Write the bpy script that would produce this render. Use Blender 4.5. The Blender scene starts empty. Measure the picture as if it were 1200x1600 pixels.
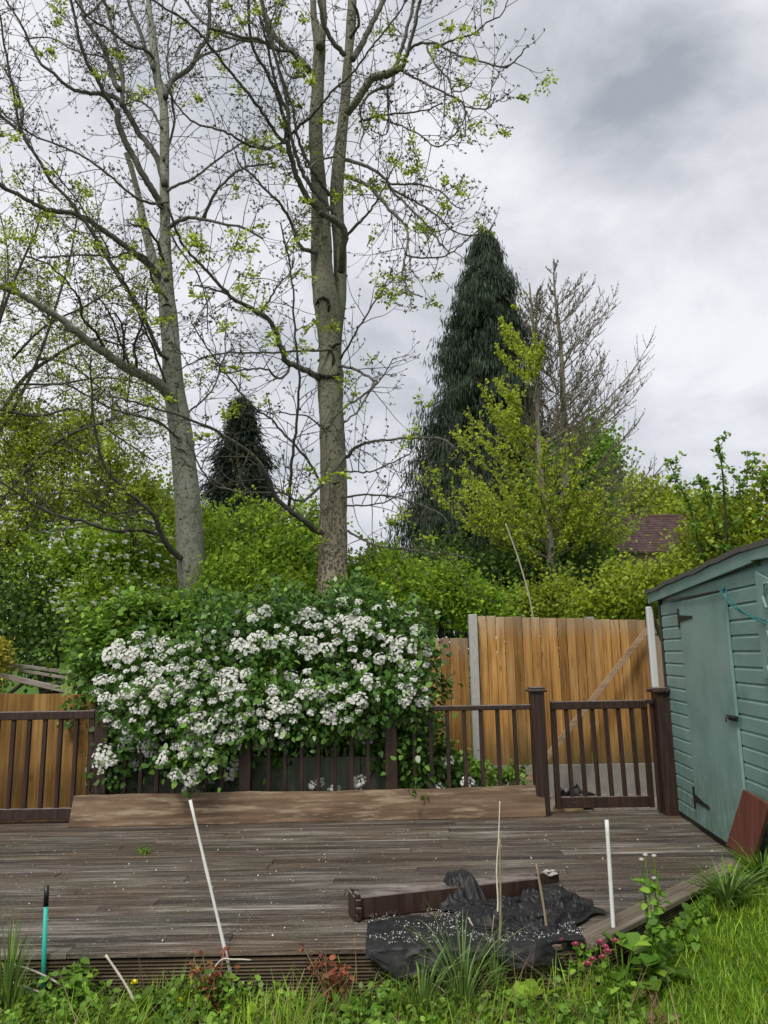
import bpy, math, random
import numpy as np
from mathutils import Vector, Matrix
rnd = random.Random(7); rng = np.random.default_rng(7)
S = bpy.context.scene
COL = S.collection
R = math.radians

# ---------------------------------------------------------------- camera, world, sun, exposure
F = 1180.0; PITCH = R(10.5); ROLL = R(1.0); EYE = 1.48
cam = bpy.data.objects.new('camera', bpy.data.cameras.new('camera')); COL.objects.link(cam)
cam.data.sensor_fit = 'HORIZONTAL'; cam.data.sensor_width = 36.0; cam.data.lens = F/1200*36
cam.data.clip_start = .05; cam.data.clip_end = 2000
cam.matrix_world = Matrix.Translation((0, 0, EYE)) @ Matrix.Rotation(PITCH + math.pi/2, 4, 'X') @ Matrix.Rotation(ROLL, 4, 'Z').inverted()
S.camera = cam
S.view_settings.view_transform = 'Standard'; S.view_settings.look = 'None'
S.view_settings.exposure = 0.85; S.view_settings.gamma = 1.0
S.render.engine = 'CYCLES'; S.cycles.use_denoising = True
S.cycles.max_bounces = 6; S.cycles.diffuse_bounces = 3; S.cycles.glossy_bounces = 2
S.cycles.transmission_bounces = 3; S.cycles.transparent_max_bounces = 6
S.render.resolution_x = 768; S.render.resolution_y = 1024

SUN_EL, SUN_AZ = R(52), R(205)
W = bpy.data.worlds.new('World'); S.world = W; W.use_nodes = True
nt = W.node_tree; nt.nodes.clear()
def wn(t, **k):
    n = nt.nodes.new(t)
    for a, b in k.items(): setattr(n, a, b)
    return n
out = wn('ShaderNodeOutputWorld'); sky = wn('ShaderNodeTexSky', sky_type='NISHITA'); sky.sun_disc = False
sky.sun_elevation = SUN_EL; sky.sun_rotation = SUN_AZ
b1 = wn('ShaderNodeBackground'); b1.inputs[1].default_value = .08; nt.links.new(sky.outputs[0], b1.inputs[0])
tc = wn('ShaderNodeTexCoord'); sx = wn('ShaderNodeSeparateXYZ'); nt.links.new(tc.outputs['Generated'], sx.inputs[0])
def wmath(op, a, b=None, c=None):
    n = wn('ShaderNodeMath', operation=op)
    for i, v in enumerate((a, b, c)):
        if v is None: continue
        if isinstance(v, (int, float)): n.inputs[i].default_value = v
        else: nt.links.new(v, n.inputs[i])
    return n.outputs[0]
dz = wmath('ADD', wmath('MAXIMUM', sx.outputs[2], 0.0), .22)
cx = wmath('DIVIDE', sx.outputs[0], dz); cy = wmath('DIVIDE', sx.outputs[1], dz)
cv = wn('ShaderNodeCombineXYZ'); nt.links.new(cx, cv.inputs[0]); nt.links.new(cy, cv.inputs[1]); cv.inputs[2].default_value = 4.3
def wnoise(sc, det, rough, dist, vec=cv):
    n = wn('ShaderNodeTexNoise'); n.inputs['Scale'].default_value = sc; n.inputs['Detail'].default_value = det
    n.inputs['Roughness'].default_value = rough; n.inputs['Distortion'].default_value = dist
    nt.links.new(vec.outputs[0], n.inputs['Vector']); return n.outputs[0]
dv_ = wn('ShaderNodeMapping'); nt.links.new(tc.outputs['Generated'], dv_.inputs[0]); dv_.inputs['Scale'].default_value = (1, 1, 1.7); dv_.inputs['Location'].default_value = (3.1, 1.7, .4)
n1 = wnoise(1.05, 3, .5, .5); n2 = wnoise(3.6, 9, .58, .25, dv_)
# one heavy grey cloud mass high on the right, in its own place in the sky
hx = wmath('SUBTRACT', cx, .35); hy = wmath('SUBTRACT', cy, .90)
hd = wmath('SQRT', wmath('ADD', wmath('MULTIPLY', wmath('MULTIPLY', hx, hx), 15.0), wmath('MULTIPLY', wmath('MULTIPLY', hy, hy), 22.0)))
heavy = wmath('MAXIMUM', wmath('SUBTRACT', 1.0, hd), 0.0)
hx2 = wmath('SUBTRACT', cx, .04); hy2 = wmath('SUBTRACT', cy, 1.36)
hd2 = wmath('SQRT', wmath('ADD', wmath('MULTIPLY', wmath('MULTIPLY', hx2, hx2), 4.0), wmath('MULTIPLY', wmath('MULTIPLY', hy2, hy2), 9.0)))
heavy2 = wmath('MULTIPLY', wmath('MAXIMUM', wmath('SUBTRACT', 1.0, hd2), 0.0), .6)
tot = wmath('SUBTRACT', wmath('ADD', wmath('MULTIPLY', n1, .42), wmath('MULTIPLY', n2, .80)), wmath('MULTIPLY', wmath('ADD', heavy, heavy2), .215))
cr = wn('ShaderNodeValToRGB'); nt.links.new(tot, cr.inputs[0])
e = cr.color_ramp.elements
e[0].position = .36; e[0].color = (.34, .365, .41, 1)
e[1].position = .72; e[1].color = (.80, .80, .835, 1)
m_ = e.new(.49); m_.color = (.50, .52, .56, 1)
m_ = e.new(.60); m_.color = (.655, .658, .70, 1)
b2 = wn('ShaderNodeBackground'); b2.inputs[1].default_value = .66; nt.links.new(cr.outputs[0], b2.inputs[0])
ms = wn('ShaderNodeMixShader'); ms.inputs[0].default_value = .93
nt.links.new(b1.outputs[0], ms.inputs[1]); nt.links.new(b2.outputs[0], ms.inputs[2]); nt.links.new(ms.outputs[0], out.inputs[0])
ld = bpy.data.lights.new('sun', 'SUN'); ld.energy = 1.5; ld.angle = R(14); ld.color = (1, .96, .9)
sun = bpy.data.objects.new('sun', ld); COL.objects.link(sun)
sun.rotation_euler = Vector((math.sin(SUN_AZ)*math.cos(SUN_EL), math.cos(SUN_AZ)*math.cos(SUN_EL), math.sin(SUN_EL))).to_track_quat('Z', 'Y').to_euler()

# ---------------------------------------------------------------- measuring help: a photo pixel to a place at a known depth
def ray(px, py):
    x = (px-600)/F; y = (800-py)/F; c, s = math.cos(ROLL), math.sin(ROLL)
    x, y = x*c+y*s, -x*s+y*c
    cp, sp = math.cos(PITCH), math.sin(PITCH)
    return Vector((x, cp-y*sp, sp+y*cp))
def atY(px, py, Y):
    d = ray(px, py); t = Y/d.y; return Vector((d.x*t, Y, EYE+d.z*t))
def atZ(px, py, z):
    d = ray(px, py); t = (z-EYE)/d.z; return Vector((d.x*t, d.y*t, z))

# ---------------------------------------------------------------- mesh help
def tag(o, label=None, cat=None, group=None, kind=None):
    if label: o['label'] = label
    if cat: o['category'] = cat
    if group: o['group'] = group
    if kind: o['kind'] = kind
    return o
def empty(name, loc=(0, 0, 0), label=None, cat=None, group=None):
    o = bpy.data.objects.new(name, None); COL.objects.link(o); o.location = loc; o.empty_display_size = .1
    return tag(o, label, cat, group)
def copy_tree(o, parent=None):
    c = o.copy(); COL.objects.link(c); c.parent = parent
    for ch in list(o.children): copy_tree(ch, c)
    return c
class MB:
    """collects shapes in world coordinates; build() links ONE mesh object (moved to its parent's frame)"""
    def __init__(s): s.v = []; s.f = []
    def add(s, vs, fs):
        b = len(s.v); s.v.extend([tuple(v) for v in vs]); s.f.extend([tuple(i+b for i in f) for f in fs]); return s
    def box(s, c, size, rot=None):
        hx, hy, hz = [k/2 for k in size]; c = Vector(c)
        vs = []
        for z in (-hz, hz):
            for x, y in ((-hx, -hy), (hx, -hy), (hx, hy), (-hx, hy)):
                p = Vector((x, y, z))
                if rot is not None: p = rot @ p
                vs.append(c+p)
        return s.add(vs, [(3, 2, 1, 0), (4, 5, 6, 7), (0, 1, 5, 4), (1, 2, 6, 5), (2, 3, 7, 6), (3, 0, 4, 7)])
    def beam(s, a, b, w, h, up=(0, 0, 1)):
        a = Vector(a); b = Vector(b); d = b-a; L = d.length; z = d.normalized(); x = Vector(up).cross(z)
        if x.length < 1e-4: x = Vector((1, 0, 0)).cross(z)
        x.normalize(); y = z.cross(x)
        m = Matrix((x, y, z)).transposed()
        return s.box((a+b)/2, (w, h, L), m)
    def tube(s, path, rad, sides=6, cap=True):
        P = [Vector(p) for p in path]; n = len(P)
        if isinstance(rad, (int, float)): rad = [rad]*n
        vs = []; prev = None
        for i, p in enumerate(P):
            t = (P[min(i+1, n-1)]-P[max(i-1, 0)]).normalized()
            if prev is None:
                a = Vector((0, 0, 1)) if abs(t.z) < .9 else Vector((1, 0, 0)); x = a.cross(t).normalized()
            else:
                x = (prev-t*prev.dot(t))
                x = x.normalized() if x.length > 1e-6 else Vector((1, 0, 0))
            prev = x; y = t.cross(x)
            for k in range(sides):
                an = 2*math.pi*k/sides; vs.append(p+(x*math.cos(an)+y*math.sin(an))*rad[i])
        fs = [(i*sides+k, i*sides+(k+1) % sides, (i+1)*sides+(k+1) % sides, (i+1)*sides+k) for i in range(n-1) for k in range(sides)]
        if cap: fs += [tuple(range(sides-1, -1, -1)), tuple(range((n-1)*sides, n*sides))]
        return s.add(vs, fs)
    def prism(s, poly, z0, z1):
        n = len(poly); vs = [(x, y, z0) for x, y in poly]+[(x, y, z1) for x, y in poly]
        return s.add(vs, [tuple(range(n-1, -1, -1)), tuple(range(n, 2*n))]+[(i, (i+1) % n, n+(i+1) % n, n+i) for i in range(n)])
    def build(s, name, mat, parent=None, smooth=False, bevel=0, **t):
        me = bpy.data.meshes.new(name); v = s.v
        off = parent_off(parent)
        if off: v = [(a-off[0], b-off[1], c-off[2]) for a, b, c in v]
        me.from_pydata(v, [], s.f); return fin(me, name, mat, parent, smooth, bevel, t)
def parent_off(p):
    o = [0, 0, 0]
    while p is not None:
        for i in range(3): o[i] += p.location[i]
        p = p.parent
    return o if any(o) else None
def fin(me, name, mat, parent, smooth, bevel, t):
    me.materials.append(mat)
    if smooth: me.polygons.foreach_set('use_smooth', [True]*len(me.polygons))
    o = bpy.data.objects.new(name, me); COL.objects.link(o); o.parent = parent
    if bevel:
        m = o.modifiers.new('bevel', 'BEVEL'); m.width = bevel; m.segments = 1; m.limit_method = 'ANGLE'; m.harden_normals = False
    tag(o, **t); return o
def from_np(name, V, Fc, mat, parent=None, smooth=False, **t):
    """V (n,3), Fc (m,k) all faces the same size"""
    me = bpy.data.meshes.new(name); off = parent_off(parent)
    if off: V = V-np.array(off)
    me.vertices.add(len(V)); me.vertices.foreach_set('co', np.ascontiguousarray(V, dtype=np.float32).ravel())
    k = Fc.shape[1]; me.loops.add(Fc.size); me.polygons.add(len(Fc))
    me.loops.foreach_set('vertex_index', Fc.ravel().astype(np.int32))
    me.polygons.foreach_set('loop_start', (np.arange(len(Fc))*k).astype(np.int32))
    me.update(calc_edges=True); me.validate()
    return fin(me, name, mat, parent, smooth, 0, t)
def unit(a): return a/np.maximum(np.linalg.norm(a, axis=1, keepdims=True), 1e-9)
def rdir(n): return unit(rng.normal(size=(n, 3)))
LEAF4 = np.array([(0, 0, 0), (.5, .42, .10), (1.0, 0, -.06), (.5, -.42, .10)])
LEAF6 = np.array([(0, 0, 0), (.30, .40, .12), (.72, .34, .05), (1.05, 0, -.12), (.72, -.34, .05), (.30, -.40, .12)])
def leaves(P, size, droop=.0, wid=1.0, outw=None, shape=LEAF4, flat=.5):
    """leaf faces at points P; axis roughly outward/random, face normal biased up by 'flat'"""
    n = len(P); ax = rdir(n)
    if outw is not None: ax = unit(ax+outw)
    ax[:, 2] -= droop; ax = unit(ax)
    up = rdir(n)*(1-flat)+np.array([0, 0, 1.0])*flat
    b = unit(np.cross(up, ax)); nn = np.cross(ax, b)
    sz = (size*rng.uniform(.65, 1.25, n))[:, None]
    V = np.concatenate([P+ax*sz*k[0]+b*sz*k[1]*wid+nn*sz*k[2] for k in shape], axis=1).reshape(-1, 3)
    K = len(shape)
    return V, (np.arange(n)*K)[:, None]+np.arange(K)[None, :]
def cat_np(L):
    V = []; Fc = []; o = 0
    for v, f in L:
        V.append(v); Fc.append(f+o); o += len(v)
    return np.concatenate(V), np.concatenate(Fc)

# ---------------------------------------------------------------- materials
class N:
    def __init__(s, name):
        s.m = bpy.data.materials.new(name); s.m.use_nodes = True; s.t = s.m.node_tree; s.t.nodes.clear()
        s.o = s.n('ShaderNodeOutputMaterial'); s.geo = s.n('ShaderNodeNewGeometry'); s.tc = s.n('ShaderNodeTexCoord')
    def n(s, k, **a):
        x = s.t.nodes.new(k)
        for q, w in a.items(): setattr(x, q, w)
        return x
    def l(s, a, b): s.t.links.new(a, b)
    def put(s, v, inp):
        if hasattr(v, 'is_linked') or hasattr(v, 'links'): s.l(v, inp)
        else:
            if isinstance(v, tuple) and len(v) == 3 and inp.type == 'RGBA': v = v+(1,)
            inp.default_value = v
    def math(s, op, a, b=0.0):
        x = s.n('ShaderNodeMath', operation=op); s.put(a, x.inputs[0]); s.put(b, x.inputs[1]); return x.outputs[0]
    def vec(s, scale=(1, 1, 1), island=True, src='Object'):
        m = s.n('ShaderNodeMapping'); s.l(s.tc.outputs[src], m.inputs[0]); m.inputs['Scale'].default_value = scale
        if not island: return m.outputs[0]
        c = s.n('ShaderNodeVectorMath', operation='ADD'); s.l(m.outputs[0], c.inputs[0])
        k = s.math('MULTIPLY', s.geo.outputs['Random Per Island'], 37.0); s.l(k, c.inputs[1]); return c.outputs[0]
    def noise(s, vec, scale=5, det=4, rough=.55, dist=0):
        x = s.n('ShaderNodeTexNoise'); s.l(vec, x.inputs['Vector']); x.inputs['Scale'].default_value = scale
        x.inputs['Detail'].default_value = det; x.inputs['Roughness'].default_value = rough; x.inputs['Distortion'].default_value = dist
        return x.outputs[0]
    def ramp(s, fac, stops):
        x = s.n('ShaderNodeValToRGB'); s.l(fac, x.inputs[0]); e = x.color_ramp.elements
        e[0].position = stops[0][0]; e[0].color = tuple(stops[0][1])+(1,); e[1].position = stops[-1][0]; e[1].color = tuple(stops[-1][1])+(1,)
        for p, c in stops[1:-1]: q = e.new(p); q.color = tuple(c)+(1,)
        return x.outputs[0]
    def mix(s, fac, a, b, mode='MIX'):
        x = s.n('ShaderNodeMix', data_type='RGBA', blend_type=mode); s.put(fac, x.inputs[0]); s.put(a, x.inputs[6]); s.put(b, x.inputs[7]); return x.outputs[2]
    def hsv(s, col, v=None, h=None, sat=None):
        x = s.n('ShaderNodeHueSaturation'); s.put(col, x.inputs['Color'])
        if v is not None: s.put(v, x.inputs['Value'])
        if h is not None: s.put(h, x.inputs['Hue'])
        if sat is not None: s.put(sat, x.inputs['Saturation'])
        return x.outputs[0]
    def rng(s, fac, a, b):
        x = s.n('ShaderNodeMapRange'); s.put(fac, x.inputs[0]); x.inputs[3].default_value = a; x.inputs[4].default_value = b; return x.outputs[0]
    def bump(s, h, strength=.3, dist=.01, base=None):
        x = s.n('ShaderNodeBump'); s.put(h, x.inputs['Height']); x.inputs['Strength'].default_value = strength; x.inputs['Distance'].default_value = dist
        if base is not None: s.l(base, x.inputs['Normal'])
        return x.outputs[0]
    def fin(s, col, rough=.7, normal=None, spec=.3, metal=0.0, trans=None):
        p = s.n('ShaderNodeBsdfPrincipled'); s.put(col, p.inputs['Base Color']); s.put(rough, p.inputs['Roughness'])
        p.inputs['Specular IOR Level'].default_value = spec; p.inputs['Metallic'].default_value = metal
        if normal is not None: s.l(normal, p.inputs['Normal'])
        o = p.outputs[0]
        if trans:
            t = s.n('ShaderNodeBsdfTranslucent'); s.put(s.hsv(col, v=1.3, h=.485), t.inputs[0])
            a = s.n('ShaderNodeMixShader'); a.inputs[0].default_value = trans; s.l(o, a.inputs[1]); s.l(t.outputs[0], a.inputs[2]); o = a.outputs[0]
        s.l(o, s.o.inputs[0]); return s.m
def leafmat(name, c1, c2, c3=None, rough=.5, trans=.3, vlo=.5, vhi=1.45, spec=.35):
    s = N(name); r = s.geo.outputs['Random Per Island']
    big = s.noise(s.vec(island=False), 1.3, 2)
    st = [(.0, c1), (.65, c2)]+([(1.0, c3)] if c3 else [(1.0, c2)])
    col = s.ramp(s.math('ADD', s.math('MULTIPLY', r, .7), s.math('MULTIPLY', s.math('SUBTRACT', s.math('ADD', s.math('MULTIPLY', big, .5), s.math('MULTIPLY', s.noise(s.vec(island=False), 5, 2), .5)), .38), 1.6)), st)
    r2 = s.math('FRACT', s.math('MULTIPLY', r, 91.7))
    col = s.hsv(col, v=s.rng(r2, vlo, vhi))
    return s.fin(col, rough, None, spec, trans=trans)
def barkmat(name, c1, c2, dark, sc=30, amount=.5, band=None):
    s = N(name); v = s.vec((1, 1, .35), island=False)
    a = s.noise(v, sc*.12, 4); b = s.noise(s.vec((1, 1, .8), False), sc, 5, .65)
    col = s.ramp(a, [(.3, c1), (.7, c2)])
    col = s.mix(s.rng(s.ramp(b, [(.5, (0, 0, 0)), (.58, (1, 1, 1))]), 0, amount), col, dark)
    if band:   # old bark, darker and browner below a height
        sp = s.n('ShaderNodeSeparateXYZ'); s.l(s.geo.outputs['Position'], sp.inputs[0])
        f = s.math('MULTIPLY', s.ramp(s.math('ADD', s.math('MULTIPLY', sp.outputs[2], .1), s.math('MULTIPLY', a, .2)), [(band[0], (1, 1, 1)), (band[1], (0, 0, 0))]), .85)
        col = s.mix(f, col, s.ramp(b, [(.44, band[2]), (.56, band[3])]))
    return s.fin(col, .85, s.bump(b, .6, .02), .15)
def plain(name, col, rough=.6, var=.25, sc=12, bump=.15, spec=.3, metal=0.0):
    s = N(name); n = s.noise(s.vec(), sc, 5)
    return s.fin(s.hsv(col, v=s.rng(n, 1-var, 1+var)), rough, s.bump(n, bump, .004), spec, metal)
def woodmat(name, c1, c2, c3, axis='X', grain=60, rough=.75, var=.3, knots=True, wear=None, spec=.2, weather=False):
    """grain stretched along one axis, each board its own piece of timber"""
    s = N(name); st = {'X': (.04, 1, 1), 'Y': (1, .04, 1), 'Z': (1, 1, .04)}[axis]
    v = s.vec(st); g = s.noise(v, grain, 5, .6, .4); big = s.noise(s.vec({'X': (.3, 1, 1), 'Y': (1, .3, 1), 'Z': (1, 1, .3)}[axis]), 4, 3)
    col = s.ramp(s.math('ADD', s.math('MULTIPLY', g, .6), s.math('MULTIPLY', big, .4)), [(.3, c1), (.5, c2), (.72, c3)])
    if knots:
        w = s.n('ShaderNodeTexVoronoi'); s.l(s.vec({'X': (.5, 1, 1), 'Y': (1, .5, 1), 'Z': (1, 1, .5)}[axis]), w.inputs['Vector']); w.inputs['Scale'].default_value = 4.5
        k = s.ramp(w.outputs[0], [(.03, (1, 1, 1)), (.11, (0, 0, 0))]); col = s.mix(s.math('MULTIPLY', k, .55), col, tuple(x*.35 for x in c1))
    if wear: col = s.mix(s.ramp(s.noise(s.vec({'X': (.12, 1, 1), 'Y': (1, .12, 1), 'Z': (1, 1, .12)}[axis]), wear[1], 6, .7), [(wear[2], (0, 0, 0)), (wear[2]+.12, (1, 1, 1))]), col, wear[0])
    if weather:   # silvered tops, splash stain and algae at the foot
        q = s.n('ShaderNodeSeparateXYZ'); s.l(s.tc.outputs['Generated'], q.inputs[0]); st_ = s.noise(s.vec((1, 1, .12)), 24, 5, .6)
        tp = s.ramp(s.math('ADD', q.outputs[2], s.math('MULTIPLY', st_, .22)), [(.98, (0, 0, 0)), (1.0, (.8, .8, .8))]) if False else s.ramp(s.math('MULTIPLY', s.math('ADD', q.outputs[2], s.math('MULTIPLY', st_, .3)), .8), [(.78, (0, 0, 0)), (.94, (.85, .85, .85))])
        col = s.mix(tp, col, (.34, .28, .20))
        bt_ = s.ramp(s.math('ADD', q.outputs[2], s.math('MULTIPLY', st_, .35)), [(.2, (.8, .8, .8)), (.42, (0, 0, 0))]); col = s.mix(bt_, col, (.10, .075, .03))
        col = s.mix(s.ramp(st_, [(.55, (0, 0, 0)), (.72, (.7, .7, .7))]), col, (.18, .085, .028))
    col = s.hsv(col, v=s.rng(s.geo.outputs['Random Per Island'], 1-var, 1+var))
    return s.fin(col, rough, s.bump(g, .35, .004), spec)
M = {}
M['fence'] = woodmat('fence timber', (.15, .065, .017), (.36, .185, .054), (.54, .34, .135), 'Z', 34, .8, .34, weather=True)
M['fence_dull'] = woodmat('old fence timber', (.10, .05, .012), (.25, .135, .038), (.42, .26, .09), 'Z', 34, .8, .22, wear=((.16, .14, .07), 3, .6))
M['brown'] = woodmat('dark brown stain', (.018, .009, .006), (.030, .015, .010), (.050, .027, .019), 'Z', 40, .40, .15, False, spec=.5, wear=((.16, .13, .11), 16, .66))
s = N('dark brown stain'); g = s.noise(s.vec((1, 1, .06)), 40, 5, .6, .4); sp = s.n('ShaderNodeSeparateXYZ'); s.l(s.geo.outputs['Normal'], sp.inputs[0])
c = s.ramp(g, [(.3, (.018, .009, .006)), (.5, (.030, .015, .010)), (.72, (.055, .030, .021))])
wn_ = s.noise(s.vec((.5, 1, 1)), 14, 6, .7)   # breaks up the pale sky sheen painted on flat tops; also worn patches
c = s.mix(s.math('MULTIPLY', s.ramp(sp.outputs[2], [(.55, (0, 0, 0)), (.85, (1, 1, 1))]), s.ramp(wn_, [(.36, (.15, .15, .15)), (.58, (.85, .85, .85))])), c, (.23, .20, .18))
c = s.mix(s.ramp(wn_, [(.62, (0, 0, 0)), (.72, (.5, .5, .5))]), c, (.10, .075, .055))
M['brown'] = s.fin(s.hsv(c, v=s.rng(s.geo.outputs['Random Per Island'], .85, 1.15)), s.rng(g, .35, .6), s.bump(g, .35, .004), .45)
M['plank'] = woodmat('peeling brown plank', (.055, .034, .021), (.15, .098, .062), (.26, .185, .122), 'X', 30, .85, .1, False, wear=((.30, .235, .155), 16, .50))
M['brace'] = woodmat('brown batten', (.13, .085, .05), (.24, .165, .10), (.34, .25, .16), 'X', 40, .85, .2, False)
M['greytimber'] = woodmat('weathered grey timber', (.13, .11, .09), (.25, .22, .18), (.38, .35, .29), 'X', 40, .85, .25, False)
M['greenwood'] = woodmat('greened planter timber', (.06, .07, .045), (.12, .135, .095), (.20, .21, .15), 'Z', 30, .85, .15, False)
M['palepost'] = woodmat('green treated post', (.20, .24, .07), (.33, .38, .13), (.42, .46, .2), 'Z', 30, .8, .1, False)
M['rawwood'] = plain('cut pale timber', (.52, .36, .18), .7, .3, 14)
M['gravel'] = plain('stained concrete', (.22, .205, .18), .9, .45, 9, .4)
M['concrete'] = plain('concrete', (.40, .39, .36), .9, .22, 22, .35)
M['pvc'] = plain('grimy white plastic', (.60, .61, .60), .45, .12, 9, .05)
M['blackmetal'] = plain('black iron', (.012, .012, .013), .5, .4, 40, .3, .5)
M['felt'] = plain('roofing felt', (.12, .115, .105), .95, .45, 30, .6)
M['bag'] = plain('black plastic', (.006, .006, .007), .38, .5, 9, .3, .5)
M['terracotta'] = woodmat('red brown board', (.075, .026, .018), (.125, .044, .030), (.19, .075, .052), 'Z', 22, .6, .1, False)
M['tealpaint'] = plain('teal plastic', (.03, .42, .33), .4, .15, 9, .05)
M['whitepaint'] = plain('white peeled cane', (.66, .65, .62), .6, .18, 25, .2)
M['twig'] = plain('dead twig', (.26, .20, .13), .85, .35, 30, .3)
M['bleached'] = plain('bleached stalk', (.55, .50, .40), .8, .25, 20, .2)
M['rope'] = plain('turquoise cord', (.02, .15, .15), .7, .2, 60, .4)
# ---------------------------------------------------------------- ground
def sm(a): a = min(1, max(0, a)); return a*a*(3-2*a)
def hgt(x, y):
    h = -.25+.22*sm((x-.8)/1.3)*sm((y-3.7)/1.4)
    if y > 6.9: h = -.16-.12*sm((y-9.5)/8)
    n = math.sin(x*3.1+y*1.7)*math.sin(y*4.3-x*1.1)*.012
    return h+(n if y < 7 else 0)
def grid(xs, ys, f, name, mat, **t):
    V = [(x, y, f(x, y)) for y in ys for x in xs]; nx = len(xs)
    b = MB(); b.v = V; b.f = [(j*nx+i, j*nx+i+1, (j+1)*nx+i+1, (j+1)*nx+i) for j in range(len(ys)-1) for i in range(nx-1)]
    return b.build(name, mat, None, True, **t)
def steps(*segs):
    o = []
    for a, b, n in segs: o += [a+(b-a)*i/n for i in range(n)]
    return o+[segs[-1][1]]
s = N('garden ground'); P = s.vec(island=False)
nz = s.noise(P, 9, 8, .65); nb = s.noise(P, 1.2, 3)
soil = s.ramp(nz, [(.35, (.018, .012, .008)), (.6, (.055, .036, .022)), (.75, (.10, .075, .05))])
turf = s.ramp(nz, [(.3, (.03, .07, .008)), (.7, (.09, .19, .022))])
sp = s.n('ShaderNodeSeparateXYZ'); s.l(s.geo.outputs['Position'], sp.inputs[0])
edge = s.math('ADD', s.math('SUBTRACT', s.math('MULTIPLY', sp.outputs[0], .45), s.math('MULTIPLY', sp.outputs[1], .35)), s.math('MULTIPLY', nb, .5))
mk = s.ramp(s.math('ADD', edge, 1.05), [(.02, (0, 0, 0)), (.14, (1, 1, 1))])
far = s.math('GREATER_THAN', sp.outputs[1], 9.4)
mk = s.math('MAXIMUM', mk, far)
M['ground'] = s.fin(s.mix(mk, soil, turf), .95, s.bump(nz, .8, .03), .1)
grid(steps((-300, -8, 8), (-8, -2.6, 12), (-2.6, 4, 80), (4, 10, 12), (10, 300, 8)), steps((-60, 2.4, 8), (2.4, 7.2, 80), (7.2, 14, 16), (14, 500, 12)), hgt, 'ground', M['ground'], kind='structure')

# ---------------------------------------------------------------- deck
s = N('wet worn decking'); v = s.vec((.05, 1, 1)); g = s.noise(v, 48, 6, .65, .3); g2 = s.noise(s.vec((.09, 1, 1)), 9, 5, .6)
big = s.noise(s.vec((.5, 1, 1), False), 1.6, 4, .6)
c = s.ramp(s.math('ADD', s.math('MULTIPLY', g, .5), s.math('MULTIPLY', g2, .5)), [(.36, (.020, .015, .010)), (.46, (.062, .051, .039)), (.54, (.150, .130, .105)), (.66, (.42, .395, .35))])
c = s.mix(s.ramp(big, [(.42, (.0, .0, .0)), (.6, (.75, .75, .75))]), c, s.ramp(g, [(.35, (.035, .022, .012)), (.65, (.14, .095, .06))]))
c = s.mix(s.ramp(s.noise(s.vec((.6, 1, 1), False), 2.1, 5, .6), [(.56, (0, 0, 0)), (.68, (.35, .35, .35))]), c, (.05, .06, .025))
sp = s.n('ShaderNodeSeparateXYZ'); s.l(s.geo.outputs['Position'], sp.inputs[0])
gr = s.math('SINE', s.math('MULTIPLY', sp.outputs[1], 2*math.pi/.0208))
c = s.hsv(c, v=s.math('MULTIPLY', s.rng(s.geo.outputs['Random Per Island'], .68, 1.35), s.rng(s.math('MULTIPLY', s.math('ADD', gr, 1), .5), .5, 1.22)))
bn = s.bump(gr, .35, .003); iso = s.noise(s.vec(), 85, 3, .6); c = s.mix(s.ramp(iso, [(.60, (0, 0, 0)), (.68, (.55, .55, .55))]), c, (.33, .31, .27)); c = s.mix(s.ramp(iso, [(.30, (.6, .6, .6)), (.38, (0, 0, 0))]), c, (.018, .014, .010))
M['deck'] = s.fin(c, s.rng(big, .38, .75), s.bump(g, .35, .004, bn), .4)
DF = 4.17; DI = (1.02, DF); DJ = (2.66, 5.74)           # front edge, start and end of the cut corner
dk = MB(); y = DF+.012; k = 0
rr = random.Random(4)
while y < 7.36:
    y2 = y+.1235
    xr = lambda yy: (2.75 if yy > DJ[1]-.1 else DI[0]+(yy-DI[1])*(DJ[0]-DI[0])/(DJ[1]-DI[1])-.17)
    ra, rb = xr(y), xr(y2)
    x = -5.2+rr.uniform(-1, 1)
    while x < min(ra, rb)-.02:
        L = rr.choice((2.4, 3.0, 3.6, 4.2))*rr.uniform(.75, 1); e = x+L
        last = e > min(ra, rb)-.35
        ea, eb = (ra, rb) if last else (e, e)
        dz_ = rr.uniform(-.002, .002)
        dk.prism([(x, y), (ea-.0015, y), (eb-.0015, y2-.006), (x, y2-.006)], -.028+dz_, dz_)
        x = e+.0015
        if last: break
    y = y2; k += 1
dk.build('wooden_deck', M['deck'], None, bevel=.0025, kind='structure')
nd = Vector((DJ[0]-DI[0], DJ[1]-DI[1], 0)).normalized(); nn = Vector((nd.y, -nd.x, 0))
M['deck_edge'] = woodmat('deck edging', (.06, .048, .034), (.135, .112, .084), (.24, .21, .165), 'X', 40, .75, .2, False, wear=((.06, .07, .03), 5, .6))
eb = MB()
for q in (.0, .075): eb.prism([tuple((Vector((*DI, 0))-nn*(q))[:2]), tuple((Vector((*DJ, 0))-nn*q)[:2]), tuple((Vector((*DJ, 0))-nn*(q+.07))[:2]), tuple((Vector((*DI, 0))-nn*(q+.07))[:2])], -.026, .006)
eo = eb.build('deck_edging', M['deck_edge'], None, bevel=.004, kind='structure'); ang_ = math.atan2(nd.y, nd.x)
eo.data.transform(Matrix.Rotation(-ang_, 4, 'Z')); eo.rotation_euler.z = ang_
sc_ = MB(); y = DF+.012
while y < 7.0:
    x = -4.0
    while x < 2.6:
        for q in (.03, .09):
            xx, yy = x+rr.uniform(-.01, .01), y+q
            if yy > DF+(xx-DI[0])*.96+.2 or xx < DI[0]-.1: sc_.add([(xx+.0042*math.cos(a_*1.047), yy+.0042*math.sin(a_*1.047), .0032) for a_ in range(6)], [tuple(range(6))])
        x += .45
    y += .1235
sc_.build('screw_heads', M['blackmetal'], None, kind='stuff')
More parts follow.
